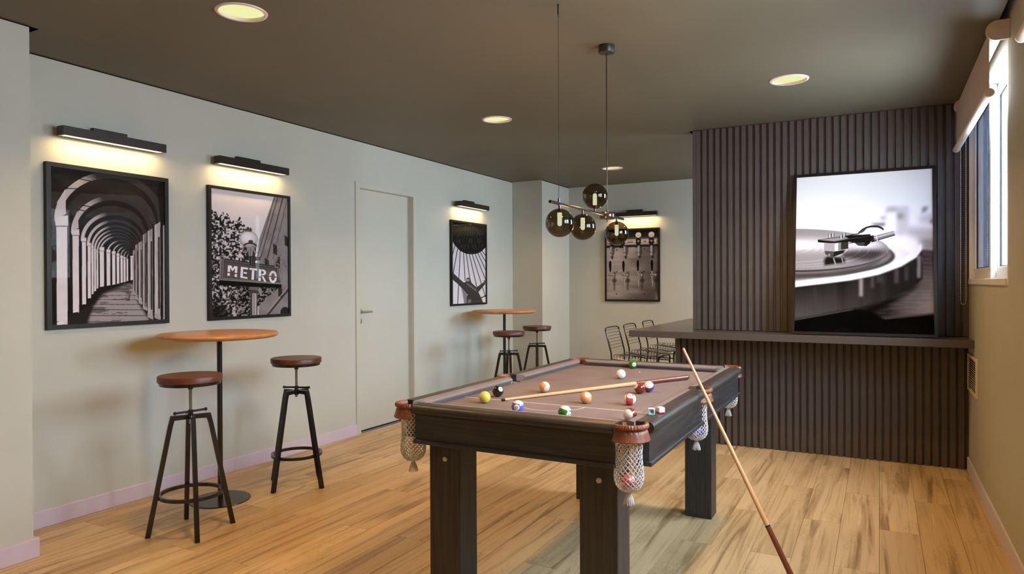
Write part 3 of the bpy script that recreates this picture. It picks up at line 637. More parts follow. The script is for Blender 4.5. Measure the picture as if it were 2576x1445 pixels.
def print_mesh(cv, W_, H_, warm=(.97, .93, 1.06)):
    """A flat sheet W_ x H_ in local XZ facing -Y whose points carry the printed tones."""
    h, w = cv.a.shape; a = np.clip(cv.a, 0, 1)
    xs = (np.arange(w)/(w-1)-.5)*W_; zs = (.5-np.arange(h)/(h-1))*H_
    co = np.zeros((h, w, 3)); co[..., 0] = xs; co[..., 2] = zs[:, None]
    idx = np.arange(h*w).reshape(h, w); q = np.stack([idx[1:, :-1], idx[1:, 1:], idx[:-1, 1:], idx[:-1, :-1]], -1).reshape(-1, 4)
    me = bpy.data.meshes.new('print'); me.vertices.add(h*w); me.vertices.foreach_set('co', co.ravel().astype(np.float32))
    me.loops.add(q.size); me.loops.foreach_set('vertex_index', q.ravel().astype(np.int32)); me.polygons.add(len(q)); me.polygons.foreach_set('loop_start', np.arange(0, q.size, 4, dtype=np.int32))
    me.update(); ca = me.color_attributes.new('ink', 'FLOAT_COLOR', 'POINT')
    rgb = np.ones((h*w, 4), np.float32); t = a.reshape(-1, 1); dark = np.array([1.10, .96, .92]); rgb[:, :3] = np.clip(1.18*t*(np.array(warm)*np.sqrt(t)+dark*(1-np.sqrt(t))), 0, 1)
    ca.data.foreach_set('color', rgb.ravel()); me.validate(); return me
def ink_mat():
    m, n, out = newmat('photo_print'); at = nd(n, 'ShaderNodeVertexColor'); at.layer_name = 'ink'; prin(n, out, at.outputs[0], .8, spec=.03); return m
M['ink'] = ink_mat()
def framed(name, label, w, h, fw, dep, art, gw, gh, loc, rot, group, fill=1.12):
    """Frame in local XZ, front towards -Y, origin at the back centre."""
    t = thing(name, label, 'picture', loc); t.rotation_euler = rot
    tag(t, group=group); mb = MB()
    for sx in (-1, 1): mb.extrude([(sx*w/2, -h/2), (sx*w/2, h/2), (sx*(w/2-fw), h/2-fw), (sx*(w/2-fw), -h/2+fw)], 'Y', -dep, 0)
    for sz in (-1, 1): mb.extrude([(-w/2, sz*h/2), (w/2, sz*h/2), (w/2-fw, sz*(h/2-fw)), (-w/2+fw, sz*(h/2-fw))], 'Y', -dep, 0)
    mb.obj('frame', 'frame', t)
    MB().b2(-w/2+.004, w/2-.004, -.004, -.0005, -h/2+.004, h/2-.004).obj('backing', 'frame', t)
    cv = art(gw*2, gh*2); cv.a = np.clip(cv.a, 0, 1).reshape(gh, 2, gw, 2).mean((1, 3))**fill; me = print_mesh(cv, w-2*fw+.004, h-2*fw+.004); me.materials.append(M['ink']); link('print', me, t, (0, -dep+.010, 0))
    MB().b2(-w/2+fw-.002, w/2-fw+.002, -dep+.004, -dep+.007, -h/2+fw-.002, h/2-fw+.002).obj('glass', 'glass', t)
    return t
RL = (0, 0, PI/2)
framed('framed_picture', 'framed black and white photo of an arcade with columns, nearest on the left wall', .712, .896, .024, .026, art_arcade, 300, 400, (XL+.001, 2.422, 1.493), RL, 'framed photos on the walls')
framed('framed_picture', 'framed black and white photo with the METRO sign and lamp, beside the door', .712, .896, .020, .026, art_metro, 270, 380, (XL+.001, 3.425, 1.492), RL, 'framed photos on the walls')
framed('framed_picture', 'framed photo of a person with spread arms, on the left wall beyond the door', .724, .893, .020, .026, art_man, 220, 340, (XL+.001, 6.346, 1.494), RL, 'framed photos on the walls')
framed('framed_picture', 'framed photo of beer taps and gauges, on the back wall', .697, .892, .022, .026, art_taps, 280, 370, (-2.681, YB-.001, 1.497), (0, 0, 0), 'framed photos on the walls')
LH = 1.19; lean = math.asin(.20/LH)
tt = framed('framed_picture', 'large framed photo of a record player leaning on the counter against dark slats', .905, LH, .020, .024, art_turntable, 360, 460, (-.1125, 5.495, .903+LH/2), (-lean, 0, 0), 'framed photos on the walls', 1.35)
tt.location = (-.1125, 5.371+.5*LH*math.sin(lean), .9035+.5*LH*math.cos(lean))

# ------------------------------------------------------------------ picture lights
def picture_light(label, loc, rz):                         # local: wall behind at y=0, light towards -Y
    t = thing('picture_light', label, 'wall lamp', loc, rz, 'slim picture lights')
    L = .30
    MB().b2(-.10, .10, -.030, 0, .055, .082, .0015, 1).obj('wall_plate', 'metal_dark', t)
    mb = MB(); mb.b2(-.012, .012, -.060, -.004, .050, .058); mb.b2(-.09, .09, -.045, -.010, .046, .0555); mb.obj('bracket', 'metal_dark', t)
    mb = MB(); mb.b2(-L, L, -.100, -.0945, 0, .050); mb.b2(-L, L, -.0455, -.040, 0, .050); mb.b2(-L, L, -.0945, -.0455, .010, .050); mb.b2(-L, -L+.012, -.0945, -.0455, 0, .010); mb.b2(L-.012, L, -.0945, -.0455, 0, .010)
    mb.obj('housing', 'metal_dark', t)
    MB().b2(-L+.012, L-.012, -.094, -.046, .0035, .0095).obj('led_strip', 'led', t)
    a = area('picture_light_lamp', (0, 0, 0), .56, .035, PICTURE_W, (1.0, .66, .28), (0, 0, 0)); a.parent = t; a.location = (0, -.070, .0015)
picture_light('slim black picture light above the arcade photo', (XL, 2.414, 2.083), PI/2)
picture_light('slim black picture light above the METRO photo', (XL, 3.40, 2.081), PI/2)
picture_light('slim black picture light above the photo of the person with spread arms', (XL, 6.338, 2.085), PI/2)
picture_light('slim black picture light above the beer tap photo on the back wall', (-2.645, YB, 2.088), 0)
# ------------------------------------------------------------------ pool table
TX, TY, BED = -1.197, 3.107, .778
pt = thing('pool_table', 'dark oak pool table with taupe cloth and white net pockets', 'pool table', (TX, TY, 0))
RAIL = [(.461, .772), (.508, .772), (.519, .7765), (.5245, .785), (.5252, .794), (.5215, .803), (.514, .809), (.505, .811), (.461, .811)]
CUSH = [(.4608, .8108), (.434, .8085), (.424, .8045), (.4205, .799), (.423, .793), (.435, .785), (.440, .7785), (.4608, .7785)]
def strip(mb, prof, along, sgn, shift, a, b, ka=0., kb=0., xo=.4608):
    """Sweep a rail profile; along 'Y' for the long sides, 'X' for the ends; ends cut back towards the nose by ka, kb."""
    R = []
    for t, k in ((a, ka), (b, -kb)):
        ring = []
        for (x, z) in prof:
            q = t+(xo-x)*k if x < xo else t
            ring.append(mb.bm.verts.new((sgn*(x+shift), q, z) if along == 'Y' else (q, sgn*(x+shift), z)))
        R.append(ring)
    n = len(prof)
    for i in range(n): mb.bm.faces.new((R[0][i], R[0][(i+1) % n], R[1][(i+1) % n], R[1][i]))
    mb.bm.faces.new(R[0][::-1]); mb.bm.faces.new(R[1])
for sx in (-1, 1):
    for (a, b, ka, kb) in ((-.832, -.047, 1.0, .55), (.047, .832, .55, 1.0)):
        mb = MB(); strip(mb, RAIL, 'Y', sx, 0, a, b); r = mb.obj('rail', 'oakY', pt, smooth=True, angle=35)
        mb = MB(); strip(mb, CUSH, 'Y', sx, 0, a-.018*(abs(a) > .5), b+.018*(abs(b) > .5), ka, kb); mb.obj('cushion', 'felt_edge', r, smooth=True, angle=50)
        MB().b2(sx*.470, sx*.508, a, b, .672, .7725, .001, 1).obj('apron', 'oakY', pt)
        MB().b2(sx*.465, sx*.517, a-.003, b+.003, .660, .676, .002, 1).obj('apron_trim', 'oakY', pt)
for sy in (-1, 1):
    mb = MB(); strip(mb, RAIL, 'X', sy, .40, -.412, .412); r = mb.obj('rail', 'oakX', pt, smooth=True, angle=35)
    mb = MB(); strip(mb, CUSH, 'X', sy, .40, -.424, .424, 1.0, 1.0); mb.obj('cushion', 'felt_edge', r, smooth=True, angle=50)
    MB().b2(-.408, .408, sy*.872, sy*.909, .672, .7725, .001, 1).obj('apron', 'oakX', pt)
    MB().b2(-.412, .412, sy*.866, sy*.918, .660, .676, .002, 1).obj('apron_trim', 'oakX', pt)
# cloth-covered bed with the pocket cut-outs
def quarter():
    pts = []
    cx, cy, r = .442, .857, .052
    a0 = math.atan2(-math.sqrt(r*r-.019**2), .019); a1 = math.atan2(.008, -math.sqrt(r*r-.008**2)) - 2*PI
    for i in range(13):
        a = a0+(a1-a0)*i/12; pts.append((cx+r*math.cos(a), cy+r*math.sin(a)))
    return pts
mid = [(.473-.052*math.cos(a), .052*math.sin(a)) for a in [(-1.33+2.66*i/10) for i in range(11)]]
q = quarter(); out = mid + q + [(-x, y) for x, y in q[::-1]] + [(-x, -y) for x, y in mid] + [(-x, -y) for x, y in q] + [(x, -y) for x, y in q[::-1]]
mb = MB(); mb.extrude(out, 'Z', .742, BED); mb.obj('bed_cloth', 'felt', pt)
mb = MB(); mb.b2(-.38, .38, -.79, .79, .69, .742); mb.obj('underframe', 'oakX', pt)
mb = MB(); mb.b2(-.434, .425, -.5055, -.5015, BED, BED+.0005)
A = [(.002+.139*math.cos(a), -.5035-.139*math.sin(a)) for a in [PI*i/40 for i in range(41)]]; Bq = [(.002+.143*math.cos(a), -.5035-.143*math.sin(a)) for a in [PI*i/40 for i in range(41)]]
mb.faces([(x, y, BED+.0006) for x, y in A]+[(x, y, BED+.0006) for x, y in Bq], [(i, i+1, 42+i, 41+i) for i in range(40)])
mb.obj('baulk_line', 'chalkline', pt, smooth=False)
MB().lathe([(0, 0), (.006, 0), (.006, .0006), (0, .0006)], 20, (.001, .663, BED)).obj('head_spot', 'chalkline', pt)
for (x0, x1) in ((-.3955, -.2525), (.251, .394)):
    for (y0, y1, near) in ((-.829, -.699, 1), (.677, .802, 0)):
        lg = MB().b2(x0, x1, y0, y1, 0, .6905, .003, 1).obj('leg', 'oakZ', pt)
        if near:
            c = MB(); c.lathe([(0, .006), (.007, .006), (.0095, .0045), (.0105, 0), (0, 0)], 24); bmesh.ops.rotate(c.bm, cent=(0, 0, 0), matrix=Matrix.Rotation(PI/2, 3, 'X'), verts=c.bm.verts)
            c.obj('bolt_cap', 'bolt', lg, ((-.320 if x0 < 0 else .3255), y0, .589))
# pockets: a leather collar, a knotted net and a tassel
def collar(half):
    prof = [(.049, .794), (.051, .806), (.056, .812), (.062, .812), (.0665, .806), (.0665, .799), (.0630, .795), (.0595, .793), (.0595, .790), (.0625, .787), (.0645, .780), (.067, .769), (.0705, .758), (.069, .755), (.060, .765), (.052, .780)]
    n = 60; mb = MB(); R = []
    for i in range(n+1):
        a = -half+2*half*i/n; ring = []
        for j, (r, z) in enumerate(prof):
            w = math.cos(a*22)
            if 2 <= j <= 5: z += .0007*math.cos(a*40); r += .0010*math.cos(a*40)
            if 7 <= j <= 9: r -= .0022*max(0, w)
            if 12 <= j <= 13: r += .0012*abs(math.cos(a*11)); z -= .0010*abs(math.cos(a*11))
            ring.append(mb.bm.verts.new((r*math.cos(a), r*math.sin(a), z)))
        R.append(ring)
    m = len(prof)
    for i in range(n):
        for j in range(m): mb.bm.faces.new((R[i][j], R[i][(j+1) % m], R[i+1][(j+1) % m], R[i+1][j]))
    mb.bm.faces.new(R[0]); mb.bm.faces.new(R[-1][::-1]); mb.smooth = True
    return mb.mesh('pocket', 'leather', angle=42)
def net():
    prof = [(.0465, .772), (.0465, .755), (.0455, .735), (.0440, .710), (.0445, .690), (.0465, .668), (.0490, .645), (.0495, .627), (.0465, .608), (.0385, .593), (.0260, .583), (.0100, .5775)]
    def at(t):
        s_ = t*(len(prof)-1); i = min(int(s_), len(prof)-2); f = s_-i
        return prof[i][0]*(1-f)+prof[i+1][0]*f, prof[i][1]*(1-f)+prof[i+1][1]*f
    mb = MB(); N = 18; K = 32
    for s_ in (-1, 1):
        for k in range(N):
            P = []
            for i in range(K+1):
                t = i/K; r, z = at(t); a = 2*PI*k/N + s_*t*2*PI*.68
                r += .0010*s_*math.sin(t*PI*24); P.append((r*math.cos(a), r*math.sin(a), z))
            mb.tube(P, .00175, 5, False)
    for (r, z) in ((.0465, .770), (.011, .578)): mb.tube([(r*math.cos(2*PI*i/24), r*math.sin(2*PI*i/24), z) for i in range(24)], .0022, 5, closed=True)
    return mb.mesh('net', 'cord')
def tassel():
    mb = MB(); N = 17
    for k in range(N):
        a = 2*PI*k/N; P = [(r*math.cos(a), r*math.sin(a), z) for r, z in ((.0025, .579), (.0075, .568), (.0125, .556), (.0155, .546), (.017+.001*(k % 2), .533+.002*(k % 3)))]; mb.tube(P, .0017, 5)
    for i, (r, z) in enumerate(((.0075, .569), (.0108, .561), (.0136, .553))): mb.tube([((r)*math.cos(2*PI*j/34), r*math.sin(2*PI*j/34), z+.0016*(-1)**j) for j in range(34)], .0012, 4, closed=True)
    mb.sphere((0, 0, .578), .0045, 12, 8); return mb.mesh('tassel', 'cord')
nm, tm, cm, sm = net(), tassel(), collar(math.radians(80)), collar(math.radians(72))
for (x, y, a, me) in [(sx*.450, sy*.870, math.atan2(sy, sx), cm) for sx in (-1, 1) for sy in (-1, 1)]+[(sx*.476, 0, 0 if sx > 0 else PI, sm) for sx in (-1, 1)]:
    p = link('pocket', me, pt, (x, y, 0), (0, 0, a)); link('net', nm, p, (-.004, 0, 0)); link('tassel', tm, p, (-.004, 0, 0))

# ------------------------------------------------------------------ balls
BR = .0251
bm_ = bmesh.new(); bmesh.ops.create_uvsphere(bm_, u_segments=40, v_segments=24, radius=BR); BALL = bpy.data.meshes.new('ball'); bm_.to_mesh(BALL); bm_.free(); BALL.polygons.foreach_set('use_smooth', [True]*len(BALL.polygons))
def ball_mat(name, col, stripe):
    m, n, out = newmat(name); t = nd(n, 'ShaderNodeTexCoord'); s_ = nd(n, 'ShaderNodeSeparateXYZ'); n.links.new(t.outputs['Object'], s_.inputs[0]); ab = nd(n, 'ShaderNodeMath', operation='ABSOLUTE'); n.links.new(s_.outputs['Z'], ab.inputs[0])
    gt = nd(n, 'ShaderNodeMath', operation='GREATER_THAN'); n.links.new(ab.outputs[0], gt.inputs[0]); gt.inputs[1].default_value = BR*.56 if stripe else 1.0
    prin(n, out, mixc(n, gt.outputs[0], col, (.80, .77, .73)), .08, spec=.6, coat=.6); return m
M['digit'] = paint('black_digits', (.02, .02, .03), .05, 9, .2, .5); M['digit_blue'] = paint('blue_digits', (.05, .10, .45), .05, 9, .2, .5); M['spot'] = paint('white_number_spot', (.82, .80, .78), .01, 9, .1, .6, coat=.5)
def spot_mesh():
    mb = MB(); mb.lathe([(BR*1.004*math.sin(a), BR*1.004*math.cos(a)) for a in [0, .12, .24, .36, .44, .475]], 32, capped=False); bmesh.ops.rotate(mb.bm, cent=(0, 0, 0), matrix=Matrix.Rotation(PI/2, 3, 'Y'), verts=mb.bm.verts); return mb.mesh('number_spot', 'spot')
SPOT = spot_mesh()
def digits(txt, mat):
    cu = bpy.data.curves.new('t', 'FONT'); cu.body = txt; cu.size = .0155 if len(txt) == 1 else .0128; cu.align_x = 'CENTER'; cu.align_y = 'CENTER'; cu.resolution_u = 3; cu.space_character = .95
    o = bpy.data.objects.new('t', cu); me = bpy.data.meshes.new_from_object(o); bpy.data.objects.remove(o)
    tb = bmesh.new(); tb.from_mesh(me); bmesh.ops.triangulate(tb, faces=tb.faces); bmesh.ops.subdivide_edges(tb, edges=[e for e in tb.edges if e.calc_length() > .002], cuts=2, use_grid_fill=False); bmesh.ops.triangulate(tb, faces=tb.faces); tb.to_mesh(me); tb.free()
    for v in me.vertices:                                  # text plane -> wrapped on the ball around local +X, reading upright along +Z
        y, z = v.co.x, v.co.y-.0002; d_ = Vector((math.sqrt(max(0, BR*BR-y*y-z*z)), y, z)).normalized()*BR*1.014; v.co = d_
    me.materials.clear(); me.materials.append(M[mat]); me.name = 'number'; return me
def ball(label, x, y, z, col, stripe=False, num=None, spot=None, up=None, axis=None, dm='digit', group='pool balls', roll=0.):
    """spot / up / axis: directions (right, up, towards viewer) as one looks at the ball across the table."""
    P = Vector((x, y, z)); v = (Vector((0, 0, CAM_H))-P).normalized(); r = Vector((0, 0, 1)).cross(v).normalized(); u = v.cross(r)
    D = lambda a: (r*a[0]+u*a[1]+v*math.sqrt(max(0, 1-a[0]**2-a[1]**2))*(a[2] if len(a) > 2 else 1)).normalized()
    X_ = D(spot) if spot else None; Z_ = D(axis) if axis else None
    if X_ is None: X_ = Z_.orthogonal().normalized() if Z_ else Vector((1, 0, 0))
    if Z_ is None: Z_ = Vector((0, 0, 1)) if abs(X_.z) < .95 else r
    if spot: Z_ = (Z_-X_*Z_.dot(X_)).normalized()
    else: X_ = (X_-Z_*X_.dot(Z_)).normalized()
    Y_ = Z_.cross(X_)
    me = BALL.copy(); me.materials.append(ball_mat('ball_'+label.split()[0], col, stripe)); b = link('pool_ball', me); tag(b, label, 'ball', group)
    b.matrix_world = Matrix(((X_.x, Y_.x, Z_.x, x), (X_.y, Y_.y, Z_.y, y), (X_.z, Y_.z, Z_.z, z), (0, 0, 0, 1)))
    if num:
        s_ = link('number_spot', SPOT, b); dg = link('number', digits(num, dm), s_); dg.rotation_euler = (roll, 0, 0)
    return b
BZ = BED+BR+.0002
RED, MAR, GRN, ORG, BLU, PUR, YEL, BLK, WHT = (.72, .06, .06), (.21, .025, .018), (.03, .20, .028), (.86, .36, .13), (.13, .12, .66), (.13, .04, .30), (.72, .60, .10), (.008, .008, .008), (.82, .78, .75)
ball('yellow ball on the white line at the near left of the cloth', -1.4704, 2.5095, BZ, YEL, False, '1', (-.965, .05))
ball('black ball next to the yellow ball', -1.4989, 2.6737, BZ, BLK, False, '8', (.53, .38), roll=1.3)
ball('orange striped ball 13 behind the cue', -1.3655, 2.8768, BZ, ORG, True, '13', (.38, -.36), axis=(.66, .70), roll=.2)
ball('blue striped ball 10 at the near rail', -1.2424, 2.3737, BZ, BLU, True, '10', (-.2, -.14), axis=(.10, .95), roll=0)
ball('green striped ball 14 at the near rail', -1.0335, 2.3501, BZ, GRN, True, '14', (.66, -.34), axis=(.50, .72), roll=.4)
ball('orange solid ball 5 in front of the cue', -1.0859, 2.6905, BZ, ORG, False, '5', (.27, .46), dm='digit_blue')
ball('red striped ball 11 near the right rail', -.9096, 2.7346, BZ, RED, True, '11', (-.01, .56), axis=(.93, .14), roll=PI/2+.0)
ball('maroon solid ball touching the purple striped one', -.9629, 3.0368, BZ, MAR, False, '7', (-.76, .38))
ball('purple and white striped ball behind the maroon solid ball', -.9408, 3.1012, BZ, PUR, True, None, None, axis=(.05, .62))
ball('white cue ball in the middle of the cloth', -1.199, 3.4595, BZ, WHT)
ball('green solid ball 6 against the far rail', -1.2783, 3.902, BZ, GRN, False, '6', (.27, -.04), roll=-.5)
ball('maroon and white striped ball at the near right corner pocket', -.8035, 2.4163, BZ, MAR, True, None, None, axis=(-.52, -.12))
ball('red ball inside the net of the near right pocket', TX+.447, TY-.867, .612, RED, False, '3', (.45, .35), group='balls in the pocket nets')
ball('blue ball inside the net of the right middle pocket', TX+.470, TY, .612, BLU, False, '2', (-.2, -.3), group='balls in the pocket nets')

# ------------------------------------------------------------------ cues and chalk
def cue(label, tip, butt, rt=.0058, rb=.0125, group=None, tipmat='rubber'):
    tip, butt = Vector(tip), Vector(butt); L = (butt-tip).length; t = thing('pool_cue', label, 'cue', tip, 0, group)
    t.rotation_mode = 'QUATERNION'; t.rotation_quaternion = (butt-tip).to_track_quat('Z', 'Y'); f = lambda s_: rt+(rb-rt)*s_
    j = .683
    MB().lathe([(0, .012*L)]+[(f(s_), s_*L) for s_ in (.012, .2, .4, .6, j-.004)]+[(0, (j-.004)*L)], 20).obj('shaft', 'cue_wood', t)
    MB().lathe([(0, (j-.004)*L), (f(j)*1.01, (j-.004)*L), (f(j)*1.01, (j+.001)*L), (0, (j+.001)*L)], 20).obj('joint_ring', 'rubber', t)
    MB().lathe([(0, (j+.001)*L), (f(j), (j+.001)*L), (f(.85), .85*L), (rb, .994*L), (0, .994*L)], 20).obj('butt', 'cue_butt', t)
    MB().lathe([(0, .994*L), (rb*1.02, .994*L), (rb*.9, L), (0, L)], 20).obj('bumper', 'rubber', t)
    MB().lathe([(0, -.001), (rt*.8, 0), (rt*1.02, .003), (rt*1.02, .012*L), (0, .012*L)], 20).obj('tip', tipmat, t); return t
cue('cue lying on the cloth across the pool table', (-1.424, 2.575, BED+.0065), (-.880, 3.583, BED+.0131))
T_, E_ = Vector((-.7665, 3.0037, .990)), Vector((-.2298, 2.802, 0.0)); dd = (T_-E_).normalized()
q = Vector((.010, 0, .006)); cue('cue standing on the floor and leaning against the pool table rail', T_+q, E_+q, .0052, .0125, tipmat='cue_wood')
def chalk(label, loc, rot, wrap):
    t = thing('cue_chalk', label, 'chalk', loc, 0, 'cue chalk cubes'); t.rotation_euler = rot
    MB().box((0, 0, .0125), (.0235, .0235, .0185), .0028, 3).obj('wrapper', 'chalk_white', t)
    MB().box((0, 0, .0023), (.0232, .0232, .0046), .0018, 2).obj('base', wrap, t)
    mb = MB(); mb.lathe([(.0035, -.0045), (.0075, -.0015), (.0096, .0003), (.0096, -.006), (0, -.0062), (0, -.0048)], 24, (0, 0, .0222), capped=False); mb.obj('chalk_face', 'chalk_blue', t)
    return t
def chalk_side(label, loc, rz):
    t = thing('cue_chalk', label, 'chalk', loc, rz, 'cue chalk cubes')   # lies on its side, worn face towards -Y
    MB().box((0, .0035, .012), (.0238, .0160, .0238), .0036, 3).obj('wrapper', 'chalk_white', t)
    n = 40; mb = MB(); rings = [(1.0, -.0100), (.95, -.0114), (.80, -.0112), (.55, -.0088), (.35, -.0060), (.18, -.0048), (0, -.0045)]; R = []
    def sq(a, k):
        c, s_ = math.cos(a), math.sin(a); q = .0092/(abs(c)**5+abs(s_)**5)**.2*k+.0085*(1-k)*0; return (c*q, .012+s_*q)
    for k, y in rings[:-1]: R.append([mb.bm.verts.new((sq(2*PI*i/n, k)[0]*1.06, y, .012+(sq(2*PI*i/n, k)[1]-.012)*1.06)) for i in range(n)])
    cc = mb.bm.verts.new((0, rings[-1][1], .012))
    for a, b in zip(R, R[1:]):
        for i in range(n): mb.bm.faces.new((a[i], a[(i+1) % n], b[(i+1) % n], b[i]))
    for i in range(n): mb.bm.faces.new((R[-1][i], R[-1][(i+1) % n], cc))
    mb.smooth = True; mb.obj('chalk_face', 'chalk_blue', t, angle=80)
    mb = MB(); R = [[mb.bm.verts.new((sq(2*PI*i/n, k)[0]*1.06, y, .012+(sq(2*PI*i/n, k)[1]-.012)*1.06)) for i in range(n)] for k, y in ((1.20, .004), (1.22, -.0098), (1.16, -.0116), (1.04, -.0118), (1.0, -.0105), (.98, -.004))]
    for a, b in zip(R, R[1:]):
        for i in range(n): mb.bm.faces.new((a[i], a[(i+1) % n], b[(i+1) % n], b[i]))
    mb.smooth = True; mb.obj('wrapper_rim', 'chalk_white', t, angle=60)
chalk_side('blue faced chalk cube lying on its side on the right rail', (-.7205, 2.405, .8112), .30)
chalk('white chalk cube with red base on the right rail', (-.700, 2.452, .8112), (0, 0, .75), 'chalk_red')

# ------------------------------------------------------------------ bistro tables and stools
def bistro(label, x, y, rz):
    t = thing('bistro_table', label, 'table', (x, y, 0), rz, 'round high tables')
    MB().lathe([(0, .966), (.300, .966), (.322, .970), (.3335, .978), (.3355, .986), (.332, .993), (.326, .996), (0, .996)], 72).obj('table_top', 'walnut_top', t)
    MB().lathe([(.0150, .006), (.0150, .960), (.06, .9605), (.06, .9658), (0, .9658)], 20).obj('post', 'black_steel', t)
    MB().lathe([(0, 0), (.168, 0), (.170, .002), (.168, .006), (0, .008)], 64).obj('base_plate', 'black_steel', t)
bistro('round wooden high table nearest the camera, below the METRO photo', -3.467, 2.80, .5)
bistro('round wooden high table at the back, below the photo of the person', -3.500, 6.39, 1.2)
def stool_tree():
    t = thing('bar_stool', None, 'stool', (0, 0, 0), 0, 'wooden seated swivel stools')
    MB().lathe([(0, .780), (.153, .780), (.1565, .783), (.1568, .808), (.154, .8125), (0, .8135)], 56).obj('seat', 'walnut', t)
    mb = MB(); mb.lathe([(0, .764), (.146, .764), (.148, .766), (.148, .780), (0, .780)], 56)
    mb.b2(-.075, .075, -.014, .014, .756, .765); mb.b2(-.014, .014, -.075, .075, .756, .765)
    for a in range(4): mb.lathe([(0, .753), (.006, .754), (.006, .765)], 10, (.06*math.cos(a*PI/2), .06*math.sin(a*PI/2), 0))
    mb.obj('seat_plate', 'black_steel', t)
    MB().lathe([(.0, .738), (.0125, .738), (.0135, .749), (.016, .758), (0, .759)], 20).obj('collar', 'black_steel', t)
    pr = [(0, .560)]; z = .560; k = 0
    while z < .739: pr.append((.0090 if k % 2 else .0076, z)); z += .0021; k += 1
    MB().lathe(pr+[(0, z)], 14).obj('screw_rod', 'chrome', t, smooth=False)
    MB().lathe([(0, .575), (.015, .575), (.0165, .580), (.0165, .606), (.0125, .609), (.0125, .631), (0, .631)], 20).obj('hub', 'black_steel', t)
    mb = MB(); a = .35; dx, dy = math.cos(a), math.sin(a); mb.tube([(-.082*dx, -.082*dy, .622), (.082*dx, .082*dy, .622)], .0058, 10)
    for s_ in (-1, 1): mb.sphere((s_*.082*dx, s_*.082*dy, .622), .0090, 14, 10)
    mb.obj('handle_bar', 'black_steel', t)
    for i in range(4):
        a = i*PI/2; u_ = Vector((math.cos(a), math.sin(a), 0)); v_ = Vector((-math.sin(a), math.cos(a), 0)); mb = MB(); w = .0125; h_ = .0085
        outl = [(.012, .606), (.096, .606), (.108, .556), (.2155, 0), (.191, 0), (.085, .553), (.078, .583), (.012, .583)]
        V = [[mb.bm.verts.new(u_*r+v_*s_*w*.92+Vector((0, 0, z))) for r, z in outl] for s_ in (-1, 1)]; n = len(outl)
        for k in range(n): mb.bm.faces.new((V[0][k], V[0][(k+1) % n], V[1][(k+1) % n], V[1][k]))
        for (p, q_) in ((0, 3),): pass
        for R in (V[0], V[1][::-1]): mb.bm.faces.new(R)
        bmesh.ops.bevel(mb.bm, geom=list(mb.bm.edges), offset=.0012, segments=1, affect='EDGES')
        mb.obj('leg', 'black_steel', t, smooth=False)
    mb = MB(); n = 56; vs = []
    for k in range(n):
        c, s_ = math.cos(2*PI*k/n), math.sin(2*PI*k/n); vs += [(r*c, r*s_, z) for r, z in ((.143, .188), (.1575, .188), (.1575, .206), (.143, .206))]
    fs = []
    for k in range(n):
        a, b = 4*k, 4*((k+1) % n); fs += [(a+i, a+(i+1) % 4, b+(i+1) % 4, b+i) for i in range(4)]
    mb.faces(vs, fs); mb.smooth = True; mb.obj('foot_ring', 'black_steel', t)
    return t
st0 = stool_tree()
for i, (lab, x, y, a) in enumerate((('nearest stool, in front of the table below the METRO photo', -3.172, 2.381, math.radians(60.3)), ('stool right of the near table, standing before the door', -3.296, 3.243, math.radians(2)),
                                    ('left stool of the pair at the far round table', -3.186, 5.905, math.radians(20)), ('right stool of the pair at the far round table, farthest stool', -3.300, 6.765, math.radians(24)))):
    o = st0 if i == 0 else copy_tree(st0); o.location = (x, y, 0); o.rotation_euler = (0, 0, a); o['label'] = lab

